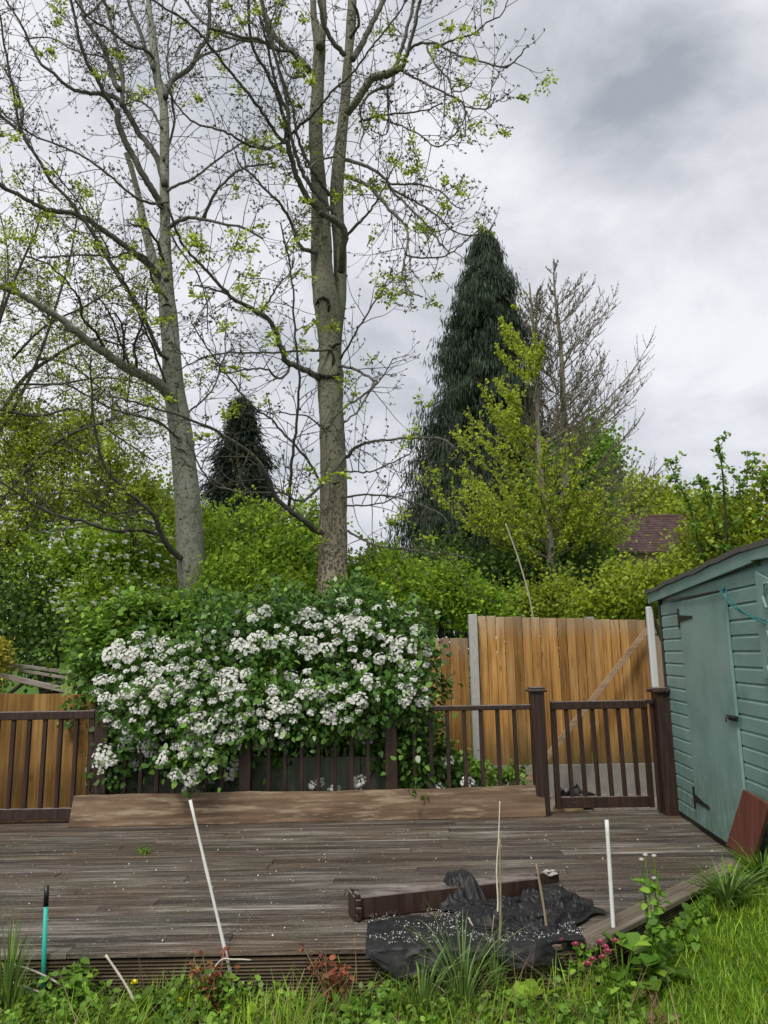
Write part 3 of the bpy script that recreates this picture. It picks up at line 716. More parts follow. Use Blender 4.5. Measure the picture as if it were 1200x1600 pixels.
# ================================================================ vegetation
M['ashbark'] = barkmat('ash bark', (.135, .13, .09), (.25, .245, .18), (.05, .044, .03), 26, .6, (.36, .62, (.07, .052, .034), (.44, .38, .28)))
M['ashbark_pale'] = barkmat('pale ash bark', (.17, .175, .125), (.33, .34, .275), (.08, .07, .045), 26, .6)
M['limb'] = barkmat('dark limb bark', (.085, .08, .065), (.18, .172, .145), (.04, .035, .03), 30, .5)
M['twigbark'] = plain('twig bark', (.075, .066, .058), .85, .35, 20, .2)
M['bud'] = leafmat('opening ash buds', (.05, .045, .022), (.09, .095, .035), (.14, .16, .05), trans=.15)
M['ashleaf'] = leafmat('young ash leaves', (.22, .32, .03), (.34, .46, .04), (.46, .56, .07), trans=.4)
M['knot'] = plain('dark knot', (.02, .016, .012), .95, .4, 30, .5)
M['conifer'] = leafmat('dark blue green conifer sprays', (.020, .034, .021), (.038, .062, .036), (.075, .105, .055), .6, .08, .5, 1.35, .2)
M['conifer2'] = leafmat('black green conifer sprays', (.010, .019, .012), (.018, .032, .018), (.03, .045, .02), .6, .05, .5, 1.3, .2)
M['gink'] = leafmat('yellow green young leaves', (.32, .43, .03), (.48, .60, .045), (.62, .72, .09), .55, .4, .55, 1.25)
M['bright'] = leafmat('bright green leaves', (.11, .22, .025), (.25, .40, .035), (.42, .58, .055), .5, .5)
M['mid'] = leafmat('mid green leaves', (.075, .155, .024), (.165, .31, .04), (.31, .48, .06), .5, .42)
M['olive'] = leafmat('olive green leaves', (.17, .23, .022), (.30, .39, .035), (.46, .55, .06), .5, .5)
M['deep'] = leafmat('deep green leaves', (.04, .085, .02), (.09, .17, .028), (.17, .29, .045), .5, .3)
M['yellow'] = leafmat('golden leaves', (.33, .33, .03), (.50, .47, .06), (.6, .55, .1), .5, .35)
M['choisya'] = leafmat('glossy green leaves', (.04, .095, .02), (.085, .19, .03), (.19, .34, .05), .32, .2, .5, 1.4, .5)
M['brownstem'] = plain('brown stems', (.05, .038, .026), .9, .3, 20, .2)  # own dark brown of shrub stems and conifer wood
M['petal'] = leafmat('white petals', (.70, .70, .62), (.82, .82, .77), (.86, .86, .83), .6, .4, .9, 1.1)
M['grass'] = leafmat('grass blades', (.16, .28, .018), (.27, .43, .028), (.38, .55, .05), .45, .35, .6, 1.3)
M['grass2'] = leafmat('grey green blades', (.10, .18, .04), (.17, .28, .06), (.34, .42, .16), .4, .3)
M['weed'] = leafmat('weed leaves', (.07, .17, .02), (.17, .32, .035), (.33, .50, .06), .45, .35)
M['pink'] = leafmat('pink flowers', (.42, .04, .11), (.55, .09, .17), (.6, .22, .28), .5, .2)
M['yflower'] = leafmat('yellow flower', (.75, .62, .02), (.85, .75, .03), None, .5, .2)
M['redleaf'] = leafmat('russet leaves', (.20, .055, .03), (.32, .11, .05), (.16, .20, .03), .5, .3)
M['dryleaf'] = leafmat('dry litter', (.10, .06, .03), (.22, .15, .08), (.40, .33, .22), .8, .05)

def smooth_path(P, per=5):
    P = [Vector(q) for q in P]
    out_ = []
    for i in range(len(P)-1):
        p0, p1, p2, p3 = P[max(0, i-1)], P[i], P[i+1], P[min(len(P)-1, i+2)]
        for k in range(per):
            t = k/per; out_.append(.5*((2*p1)+(p2-p0)*t+(2*p0-5*p1+4*p2-p3)*t*t+(3*p1-p0-3*p2+p3)*t**3))
    out_.append(P[-1]); return out_
def px_path(pts, Y0, dY, per=4):
    """pts: (px, py, radius_px); the limb starts at depth Y0 and swings dY towards or away"""
    L = [0]
    for i in range(1, len(pts)): L.append(L[-1]+math.hypot(pts[i][0]-pts[i-1][0], pts[i][1]-pts[i-1][1]))
    P = []; Rr = []
    for p, l in zip(pts, L):
        f = l/max(L[-1], 1); Y = Y0+dY*(f**.8)
        P.append(atY(p[0], p[1], Y)); Rr.append(max(.004, p[2]*Y/F))
    Q = [Vector((a.x, a.y, a.z)) for a in P]
    sp_ = smooth_path(Q, per); n = len(sp_); rs_ = [float(np.interp(i/per, range(len(Rr)), Rr)) for i in range(n)]
    return sp_, rs_
class Twigs:
    """fine shoots gathered into one mesh; tips collected for buds and leaves"""
    def __init__(s, seed): s.mb = MB(); s.tips = []; s.r = random.Random(seed)
    def shoot(s, p, d, L, r, droop=.5, curl=1.1, n=7, sides=4):
        R_ = s.r; path = [p.copy()]; d = d.normalized(); q = p.copy(); side = Vector((R_.uniform(-1, 1), R_.uniform(-1, 1), 0))*.10
        for i in range(n):
            f = i/n; d = d+Vector((0, 0, (-droop if f < .45 else curl)))*(1.0/n)+side*(2.2/n)*.6+Vector((R_.uniform(-1, 1), R_.uniform(-1, 1), R_.uniform(-1, 1)))*.09
            d.normalize(); q = q+d*(L/n); path.append(q.copy())
        s.mb.tube(path, [r*(1-.6*i/n) for i in range(n+1)], sides, False); return path, d
    def along(s, path, rad, t0, spacing, Lr, droop=.5, curl=1.2, sub=3, up=.35, tipdens=1.0, rfac=.0072, gen=2):
        R_ = s.r; acc = R_.random()*spacing; tot = sum((path[i+1]-path[i]).length for i in range(len(path)-1)); run = 0
        for i in range(len(path)-1):
            seg = path[i+1]-path[i]; l = seg.length
            while acc < l:
                f = (run+acc)/tot
                if f >= t0:
                    t = seg.normalized(); rv = Vector((R_.gauss(0, 1), R_.gauss(0, 1), R_.gauss(0, 1))); rv = (rv-t*rv.dot(t)).normalized()
                    d = (rv+t*.55+Vector((0, 0, up))).normalized(); L = R_.uniform(*Lr)*(1-.35*f)
                    pt_, dd = s.shoot(path[i]+seg*(acc/l), d, L, min(rfac, rad[i]*.8), droop, curl)
                    s.tips.append((pt_[-1], dd))
                    if gen > 1:
                        for k in range(max(1, int(sub*R_.uniform(.5, 1.4)))):
                            j = R_.randint(2, len(pt_)-2); t2 = (pt_[j+1]-pt_[j]).normalized(); rv = Vector((R_.gauss(0, 1), R_.gauss(0, 1), R_.gauss(0, 1))); rv = (rv-t2*rv.dot(t2)).normalized()
                            p2, d2 = s.shoot(pt_[j], rv+t2*.8+Vector((0, 0, .2)), L*R_.uniform(.25, .5), rfac*.62, droop*.6, curl*.9, 5, 3)
                            s.tips.append((p2[-1], d2)); s.tips.append((p2[3], d2))
                acc += spacing*R_.uniform(.6, 1.4)
            acc -= l; run += l
def tufts(tips, k, size, spread, wid, droop=0.0, seed=1, shape=LEAF4):
    P = np.array([tuple(t[0]) for t in tips]); D = np.array([tuple(t[1]) for t in tips])
    P = np.repeat(P, k, 0); D = np.repeat(D, k, 0)
    P = P+rng.normal(size=P.shape)*spread*.4
    return leaves(P, size, droop, wid, D*1.1, shape, .35)
def ash_leaf_tufts(tips, n_leaf=5, L=.17):
    """young compound leaves: leaflets in pairs along a short stalk"""
    Ps = []; Ds = []
    for p, d in tips:
        for k in range(n_leaf):
            a = Vector((rnd.gauss(0, 1), rnd.gauss(0, 1), rnd.gauss(.3, .8))).normalized()
            a = (a+d*.7).normalized(); side = a.cross(Vector((0, 0, 1))).normalized() if abs(a.z) < .95 else Vector((1, 0, 0))
            l = L*rnd.uniform(.6, 1.2)
            for j in range(1, 5):
                q = p+a*l*j/4+Vector((0, 0, -.02*j*j/4*L*4))
                for sg in (-1, 1): Ps.append(tuple(q)); Ds.append(tuple((side*sg+a*.6)))
            Ps.append(tuple(p+a*l)); Ds.append(tuple(a))
    P = np.array(Ps); D = np.array(Ds)
    return leaves(P, .062, .15, .7, D*2.5, LEAF4, .5)

def big_tree(lab, Y, trunk_list, limbs, mats, spacing, seed, bare, base_z=-.3, green=.12, knots=()):
    pz = trunk_list[0]; root = empty('ash_tree', (atY(pz[0][0], pz[0][1], Y).x, Y, base_z), lab, 'tree')
    tw = Twigs(seed); rr_ = random.Random(seed)
    tb_ = MB()
    for ti, (pts, dY) in enumerate([(t, 0.0 if i == 0 else (.0)) for i, t in enumerate(trunk_list)]):
        path, rad = px_path(pts, Y+(0, .25, -.2, .1)[min(ti, 3)] if ti else Y, dY)
        if ti == 0:
            b = path[0]; path = [Vector((b.x+.05, b.y, base_z))]+path; rad = [rad[0]*1.35]+rad
        rad = [r_*(1+.06*mn.noise(p*3)+.05*mn.noise(p*9)) for r_, p in zip(rad, path)]
        tb_.tube(path, rad, 20)
        if pts[-1][1] < 30: tw.along(path[len(path)//2:], rad[len(path)//2:], .3, spacing*2.2, (.6, 1.5), .3, 1.0)
    tb_.build('trunk', mats[0], root, True)
    for (pts, dY, kind) in limbs:
        pts = [(p[0], p[1], p[2] if len(p) > 2 else None) for p in pts]
        r0, r1 = kind
        n = len(pts); pts = [(p[0], p[1], r0+(r1-r0)*(i/(n-1))**.8) for i, p in enumerate(pts)]
        path, rad = px_path(pts, Y-.1, dY)
        path = [p+Vector((rr_.uniform(-1, 1), 0, rr_.uniform(-1, 1)))*.012 for p in path]
        MB().tube(path, rad, 8 if r0 > 3 else 6).build('branch', mats[1] if r0 < 7 else mats[0], root, True)
        tw.along(path, rad, .10 if r0 < 6 else .3, spacing*(.85 if r0 > 3 else 1.15), (.4, 1.25), .55, 1.25, 3)
        tw.tips.append((path[-1], (path[-1]-path[-2]).normalized()))
    for kp in knots:
        c = atY(kp[0], kp[1], Y-kp[3]*Y/F*.94); q = MB()
        if kp[4] == 'hole':
            q.add([c+Vector((math.cos(a)*kp[2]*Y/F, -.0+.02*abs(math.cos(a)), math.sin(a)*kp[2]*Y/F)) for a in [i*math.pi/8 for i in range(16)]]+[c+Vector((math.cos(a)*kp[2]*.6*Y/F, -.02, math.sin(a)*kp[2]*.6*Y/F)) for a in [i*math.pi/8 for i in range(16)]]+[c+Vector((0, -.022, 0))],
                  [(i, (i+1) % 16, 16+(i+1) % 16, 16+i) for i in range(16)]+[(16+i, 16+(i+1) % 16, 32) for i in range(16)])
        else:
            w_ = kp[2]*Y/F; pa = [c+Vector((w_*x, -.006-.02*(1-x*x*.8)+.02*abs(x), w_*z)) for x, z in kp[4]]
            q.tube(pa, [w_*.13*(.5+math.sin(math.pi*(i+.5)/len(pa))) for i in range(len(pa))], 6)
        q.build('bark_scar', M['knot'], root, True)
    tw.mb.build('twigs', M['twigbark'], root, True)
    tips = tw.tips; rr_.shuffle(tips)
    near_green = [t for t in tips if rr_.random() < green*(1.0 if t[0].z < 9 else .55)]
    V, Fc = cat_np([tufts(tips, 4, .045, .015, .5)])
    from_np('buds', V, Fc, M['bud'], root)
    V, Fc = ash_leaf_tufts(near_green); from_np('young_leaves', V, Fc, M['ashleaf'], root)
    print('ash', len(tips), 'tips'); return root

TA = [[(303, 935, 23), (299, 880, 22), (296, 830, 21), (293, 780, 20), (288, 730, 19), (283, 680, 18), (277, 640, 17.5), (271, 600, 16.5), (267, 540, 14.5), (263, 490, 14), (259, 450, 13.5), (258, 400, 10.5), (258, 350, 9), (257, 300, 8), (257, 250, 8), (257, 200, 8), (255, 160, 7), (247, 130, 7), (242, 90, 7.5), (237, 50, 7), (233, 15, 5), (230, -60, 4), (224, -220, 2)],
      [(252, 452, 8), (237, 400, 8), (224, 345, 6.5), (215, 300, 5), (205, 262, 4.5), (197, 240, 4)]]
LA = [([(258, 290), (245, 245), (232, 227), (215, 205), (203, 182), (190, 162), (175, 150), (160, 148)], .8, (6, 4)),
 ([(252, 322), (240, 300), (228, 280), (215, 258), (205, 240), (195, 220), (186, 195), (182, 172)], -.6, (6, 5.5)),
 ([(182, 174), (160, 148), (135, 145), (110, 138), (85, 115), (65, 100), (50, 75), (40, 50), (25, 25), (5, -5)], -1.0, (4.2, 1.6)),
 ([(180, 172), (165, 150), (150, 120), (135, 95), (125, 65), (118, 35), (110, -5), (100, -60)], -1.3, (4.2, 2)),
 ([(190, 165), (192, 140), (190, 110), (182, 70), (172, 30), (163, -5), (160, -60)], .6, (4.2, 2)),
 ([(186, 140), (178, 125), (165, 85), (155, 62), (140, 40), (130, 22), (122, -20)], 1.2, (5, 3)),
 ([(132, 26), (148, 14), (165, -8), (175, -50)], .4, (3, 2)),
 ([(272, 628), (255, 607), (235, 592), (210, 580), (185, 566), (165, 552), (140, 535), (115, 515), (90, 495), (65, 480), (45, 468), (20, 455), (-10, 443), (-70, 425)], -2.2, (10, 4.5)),
 ([(248, 432), (235, 415), (215, 400), (190, 380), (165, 362), (140, 345), (110, 332), (85, 330), (60, 322), (35, 308), (0, 290), (-40, 265)], -1.5, (6.5, 3)),
 ([(268, 560), (252, 555), (240, 530), (220, 485), (190, 440), (165, 400), (140, 358), (110, 315), (80, 285), (55, 240), (30, 205), (0, 180), (-30, 150)], -2.0, (3.6, 2.4)),
 ([(50, 235), (32, 200), (25, 165), (12, 100), (2, 40), (-5, -10)], -.8, (2.8, 1.5)),
 ([(30, 205), (35, 170), (20, 130), (5, 105)], .5, (3, 2)),
 ([(262, 315), (240, 318), (215, 310), (190, 290), (165, 270), (130, 245), (100, 230), (60, 215), (20, 190), (-20, 150)], -2.0, (2.6, 1.3)),
 ([(262, 298), (275, 290), (300, 280), (330, 258), (360, 235), (385, 222), (420, 232)], 1.0, (3, 1.2)),
 ([(264, 355), (280, 345), (300, 340), (325, 345), (350, 350), (380, 356), (410, 372)], -1.2, (4, 1.5)),
 ([(318, 342), (330, 312), (350, 285), (375, 265), (400, 258), (430, 255)], -.5, (3.2, 1.4)),
 ([(258, 152), (265, 130), (275, 122), (290, 112), (302, 98), (312, 75), (325, 55), (328, 0), (330, -50)], .7, (5.2, 3)),
 ([(302, 98), (322, 84), (350, 78), (380, 66)], .9, (2.8, 1.4)),
 ([(240, 92), (228, 78), (205, 72), (185, 58), (170, 45), (140, 28), (118, 2), (95, -30)], -1.2, (3, 1.5)),
 ([(240, 110), (215, 40), (205, 15), (195, -25)], 1.2, (4, 2.5)),
 ([(290, 875), (270, 862), (258, 848), (250, 830), (245, 815), (240, 805), (225, 790), (200, 770), (175, 745), (160, 720), (150, 680), (145, 640), (143, 600), (141, 555)], -2.2, (5.4, 1.2)),
 ([(250, 835), (215, 828), (185, 830), (160, 825), (130, 815), (100, 808), (60, 793), (30, 773), (0, 750)], -1.6, (3.4, 1.6)),
 ([(236, 803), (205, 798), (185, 803), (160, 798), (140, 785), (100, 770), (60, 775)], -1.9, (2, 1.0)),
 ([(262, 470), (240, 440), (228, 402), (200, 395), (178, 402), (150, 398), (110, 400), (60, 403)], -1.8, (2.6, 1.4)),
 ([(255, 410), (248, 385), (235, 362), (225, 355), (205, 350)], -.8, (3, 2)),
 ([(258, 600), (245, 560), (225, 510), (208, 470), (190, 430), (175, 410), (160, 372), (110, 300), (80, 260)], -2.6, (2.4, 1.2)),
 ([(255, 250), (265, 220), (272, 190), (268, 150), (262, 100), (264, 60), (270, 10)], 1.5, (2.4, 1.4)),
 ([(252, 200), (240, 175), (222, 160), (200, 150), (180, 110), (160, 90), (120, 80), (80, 60), (40, 60)], 1.8, (2.2, 1.2)),
 ([(165, 552), (150, 520), (130, 500), (125, 470), (115, 455), (95, 430), (70, 410), (40, 400)], -2.5, (3, 1.3)),
 ([(205, 578), (190, 540), (180, 510), (165, 480), (150, 460)], -2, (2.4, 1.2)),
 ([(215, 582), (210, 540), (222, 510), (228, 480), (230, 455)], -1.6, (2.6, 1.2)),
 ([(194, 572), (193, 530), (190, 505), (180, 490), (165, 492)], -1.6, (2.6, 1.3)),
 ([(282, 690), (250, 660), (215, 650), (180, 640), (140, 620), (100, 600), (60, 605), (20, 610)], -2.4, (2.2, 1.1)),
 ([(280, 660), (300, 640), (330, 610), (350, 560), (352, 520)], 1.4, (1.8, 1.0)),
 ([(258, 350), (285, 395), (310, 430), (322, 470), (325, 520)], 1.4, (2, 1.0))]
root_a = big_tree('pale barked ash tree on the left leaning left with a dark hole in its trunk', 11.6, TA, LA, (M['ashbark_pale'], M['limb']), .11, 21, 0, -.3, .022,
    knots=[(259, 438, 6, 12, 'hole'), (260, 478, 9, 13, [(-.9, -.3), (-.3, .1), (.4, .15), (.9, -.2)]), (283, 705, 8, 18, [(-.9, .2), (-.2, .35), (.5, .1), (.9, -.4)])])

TB = [[(520, 935, 25), (520, 880, 23.5), (520, 830, 22.5), (521, 780, 22), (521, 730, 21.5), (519, 680, 20), (517, 640, 19.5), (516, 600, 21), (516, 585, 22), (516, 570, 19), (516, 540, 19), (514, 500, 22), (508, 460, 21), (503, 420, 18.5), (502, 380, 18), (501, 340, 16.5), (499, 300, 14), (495, 250, 12.5), (493, 200, 12.3), (496, 150, 11.2), (498, 100, 11), (499, 70, 11), (491, 30, 6), (489, -10, 5.5), (485, -200, 3.5), (480, -420, 1.5)],
      [(522, 520, 13), (527, 480, 14), (531, 440, 11.5), (531, 390, 11), (527, 340, 11), (526, 300, 12), (530, 250, 11), (535, 200, 9.5), (540, 150, 9), (543, 100, 8), (546, 70, 8), (549, 30, 9), (551, -20, 8), (556, -200, 5), (560, -400, 2)],
      [(500, 75, 8), (506, 35, 6), (505, -15, 5.5), (512, -180, 3)]]
LB = [([(533, 425), (535, 390), (539, 368), (533, 352), (520, 342), (508, 335), (500, 333)], -.7, (6.5, 5)),
 ([(503, 334), (490, 320), (480, 310), (468, 285), (460, 265), (455, 245), (450, 228), (446, 219)], -1.0, (4.8, 4.6)),
 ([(446, 220), (436, 215), (425, 200), (410, 175), (390, 150), (375, 130), (355, 105), (335, 80), (320, 60), (300, 40), (270, 20), (230, -5)], -2.0, (3.4, 1.8)),
 ([(446, 222), (420, 232), (400, 230), (380, 222), (355, 208), (330, 200), (305, 192), (280, 170), (262, 140)], -1.7, (2.8, 1.4)),
 ([(448, 222), (445, 190), (438, 165), (430, 140), (415, 110), (400, 85), (392, 60), (388, 20), (390, -40)], -1.5, (3.6, 2.4)),
 ([(450, 222), (450, 180), (437, 150), (425, 110), (418, 75), (410, 40), (398, 0), (390, -50)], -1.2, (3, 1.8)),
 ([(448, 218), (470, 195), (485, 183), (503, 162), (522, 140), (545, 120), (565, 95), (582, 72), (602, 48), (622, 22), (640, -10)], -1.9, (2.8, 1.5)),
 ([(524, 338), (510, 318), (492, 300), (478, 280), (468, 260), (460, 235), (452, 200), (447, 160), (434, 100), (420, 60), (410, 10), (402, -60)], -1.1, (4, 2.4)),
 ([(515, 305), (500, 285), (485, 260), (472, 235), (462, 200), (458, 170), (448, 145), (442, 122), (430, 90), (424, 60)], -1.2, (3.4, 1.8)),
 ([(484, 112), (474, 98), (458, 82), (442, 70), (425, 50), (418, 30), (410, 8), (400, -30), (390, -90)], .8, (6.2, 3.4)),
 ([(432, 76), (415, 66), (395, 64), (370, 62), (350, 55), (332, 46), (300, 18), (280, -20)], .9, (3.5, 1.8)),
 ([(482, 105), (465, 95), (455, 80), (430, 78), (405, 62), (380, 58), (350, 50), (326, 45)], -.8, (3, 2.6)),
 ([(478, 118), (455, 120), (440, 100), (418, 40), (408, 20)], 1.2, (2.5, 1.5)),
 ([(542, 178), (555, 160), (562, 150), (572, 135), (582, 122), (600, 118), (613, 112), (622, 107)], -.5, (7, 7)),
 ([(620, 110), (622, 95), (628, 75), (635, 50), (642, 22), (648, -15), (655, -70)], -.3, (4, 2.6)),
 ([(626, 110), (632, 98), (638, 80), (645, 52), (652, 20), (660, -20), (665, -80)], -.8, (4, 2.6)),
 ([(630, 112), (645, 120), (660, 128), (690, 143), (712, 153), (724, 164), (727, 180), (727, 213)], -1.2, (2.4, 1.2)),
 ([(724, 166), (745, 170), (762, 170), (770, 160), (773, 148)], -1.3, (1.7, 1.0)),
 ([(614, 116), (613, 132), (602, 137), (586, 142), (572, 153), (563, 170), (565, 190), (568, 203), (562, 232)], -.9, (3.4, 1.4)),
 ([(606, 138), (606, 165), (608, 190), (602, 210), (582, 205)], -1.0, (1.9, 1)),
 ([(640, 78), (650, 71), (665, 67), (680, 68), (700, 78), (720, 88), (750, 96), (787, 106), (800, 98), (813, 86), (822, 72)], -1.5, (2.8, 1.2)),
 ([(690, 70), (715, 60), (740, 52), (760, 36), (785, 22), (795, -5)], -1.0, (2, 1.0)),
 ([(667, 70), (676, 95), (700, 122), (707, 140), (722, 143), (738, 130)], -1.5, (2, 1.0)),
 ([(568, 190), (585, 182), (610, 178), (640, 176), (665, 172), (690, 162)], -1.2, (2.6, 1.1)),
 ([(590, 182), (620, 194), (645, 205), (665, 218), (682, 229), (700, 220), (718, 200), (727, 178)], -1.3, (1.9, 1.0)),
 ([(540, 250), (560, 255), (580, 263), (600, 278), (615, 300), (640, 325), (665, 350), (682, 372), (700, 395)], -1.3, (3.6, 1.2)),
 ([(538, 275), (560, 282), (580, 295), (600, 318), (615, 334), (630, 348), (637, 368), (634, 398), (629, 428), (640, 455), (657, 462)], -1.7, (4, 1.2)),
 ([(598, 284), (620, 288), (650, 287), (672, 293), (690, 300), (708, 320), (724, 326)], -1.3, (2.2, 1.0)),
 ([(605, 292), (640, 310), (670, 328), (695, 348), (720, 367), (755, 365), (772, 352)], -1.4, (2.2, 1.0)),
 ([(632, 398), (660, 403), (690, 402), (715, 388), (735, 370)], -1.5, (1.8, 1.0)),
 ([(550, 92), (562, 75), (575, 50), (590, 20), (602, -10), (615, -70)], .4, (6, 4)),
 ([(538, 88), (528, 74), (515, 58), (505, 35), (500, 5), (490, -40)], -.6, (5, 3.4)),
 ([(547, 60), (560, 40), (560, 25), (552, 5)], -.5, (3, 2.4)),
 ([(542, 368), (560, 350), (575, 333), (590, 312), (602, 288), (612, 268), (622, 250), (628, 242)], -1.0, (2.6, 1.0)),
 ([(525, 245), (500, 250), (480, 262), (478, 250)], -1.0, (2, 1.5)),
 ([(500, 592), (480, 580), (460, 571), (446, 564), (441, 550), (437, 535), (430, 515), (420, 500), (405, 490), (385, 478), (365, 468), (350, 452), (330, 430), (310, 410), (292, 392), (275, 360), (262, 320)], -2.2, (5.6, 2.0)),
 ([(500, 395), (475, 390), (467, 380), (462, 368), (455, 350), (445, 330), (435, 315), (420, 302), (405, 285), (395, 275), (378, 260), (367, 240)], -1.5, (4, 1.4)),
 ([(448, 563), (452, 577), (436, 592), (420, 578), (400, 576), (380, 578), (352, 583), (340, 570)], -1.8, (2.4, 1.2)),
 ([(385, 480), (355, 460), (335, 452), (303, 446)], -2.2, (2.4, 1.4)),
 ([(405, 490), (420, 470), (435, 445), (452, 430), (460, 405)], -2.0, (2, 1.0)),
 ([(526, 548), (490, 548), (450, 550), (400, 551), (350, 552), (310, 562), (280, 578)], -1.2, (2.4, 1.1)),
 ([(528, 573), (545, 574), (560, 580), (575, 588), (590, 597)], -.8, (2.6, 2.1)),
 ([(590, 597), (575, 612), (555, 626), (540, 635), (515, 660)], -.8, (2.2, 1.4)),
 ([(533, 560), (555, 520), (575, 490), (590, 465), (600, 450), (612, 420)], -1.2, (2, 1.0)),
 ([(505, 836), (485, 822), (465, 806), (448, 793), (430, 775), (418, 745), (395, 712), (350, 680), (300, 656), (250, 640), (200, 626), (165, 617)], -3.0, (5.4, 1.4)),
 ([(540, 712), (515, 742), (485, 776), (466, 783), (440, 769), (400, 770), (345, 762), (320, 742), (303, 708), (290, 680)], -1.4, (2.8, 1.2)),
 ([(542, 714), (560, 696), (585, 689), (612, 687), (650, 684), (690, 686), (710, 700)], -1.3, (3, 1.2)),
 ([(538, 735), (560, 738), (585, 735), (615, 722), (645, 705)], -1.5, (1.8, .9)),
 ([(530, 778), (565, 773), (600, 775), (640, 782), (680, 798), (700, 815)], -1.4, (2, .9)),
 ([(545, 830), (570, 845), (600, 855), (640, 858), (690, 865), (740, 872)], -1.5, (2, .9)),
 ([(505, 760), (490, 735), (470, 705), (445, 680), (425, 655), (400, 640), (380, 618), (355, 585), (325, 545), (300, 505)], -1.8, (2.4, 1.2)),
 ([(452, 790), (455, 740), (459, 700), (464, 650), (468, 600), (463, 550), (460, 500), (456, 440), (450, 400), (440, 350)], -2.6, (2.8, 1.2)),
 ([(515, 680), (480, 650), (455, 648), (430, 642), (425, 660)], -1.0, (1.5, .9)),
 ([(538, 660), (560, 640), (580, 610), (600, 585), (615, 560)], 1.2, (1.6, .9)),
 ([(540, 790), (565, 790), (600, 785), (625, 770), (650, 768)], 1.2, (1.6, .9))]
root_b = big_tree('speckled bark ash tree in the middle whose trunk forks into two tall stems', 10.9, TB, LB, (M['ashbark'], M['limb']), .165, 33, 0, -.3, .032,
    knots=[(507, 475, 16, 21, [(-.9, -.1), (-.6, .45), (-.1, .6), (.35, .3), (.5, -.3), (.4, -.9)]), (510, 480, 5, 20, [(-.5, .9), (.3, .3), (.6, -.5)]), (522, 542, 12, 18, [(-.8, .3), (-.2, -.1), (.3, .3), (1.0, .5)]),
           (519, 560, 12, 18, [(-.2, 1.2), (.2, .3), (.15, -.6), (.05, -1.2)]), (514, 588, 19, 20, [(-.9, .2), (-.3, -.1), (.4, -.1), (.9, .25)]), (508, 372, 5, 18, [(-.7, 0), (0, .5), (.7, 0), (0, -.5)]), (523, 755, 8, 21, [(-.8, .1), (0, -.2), (.8, .1)])])

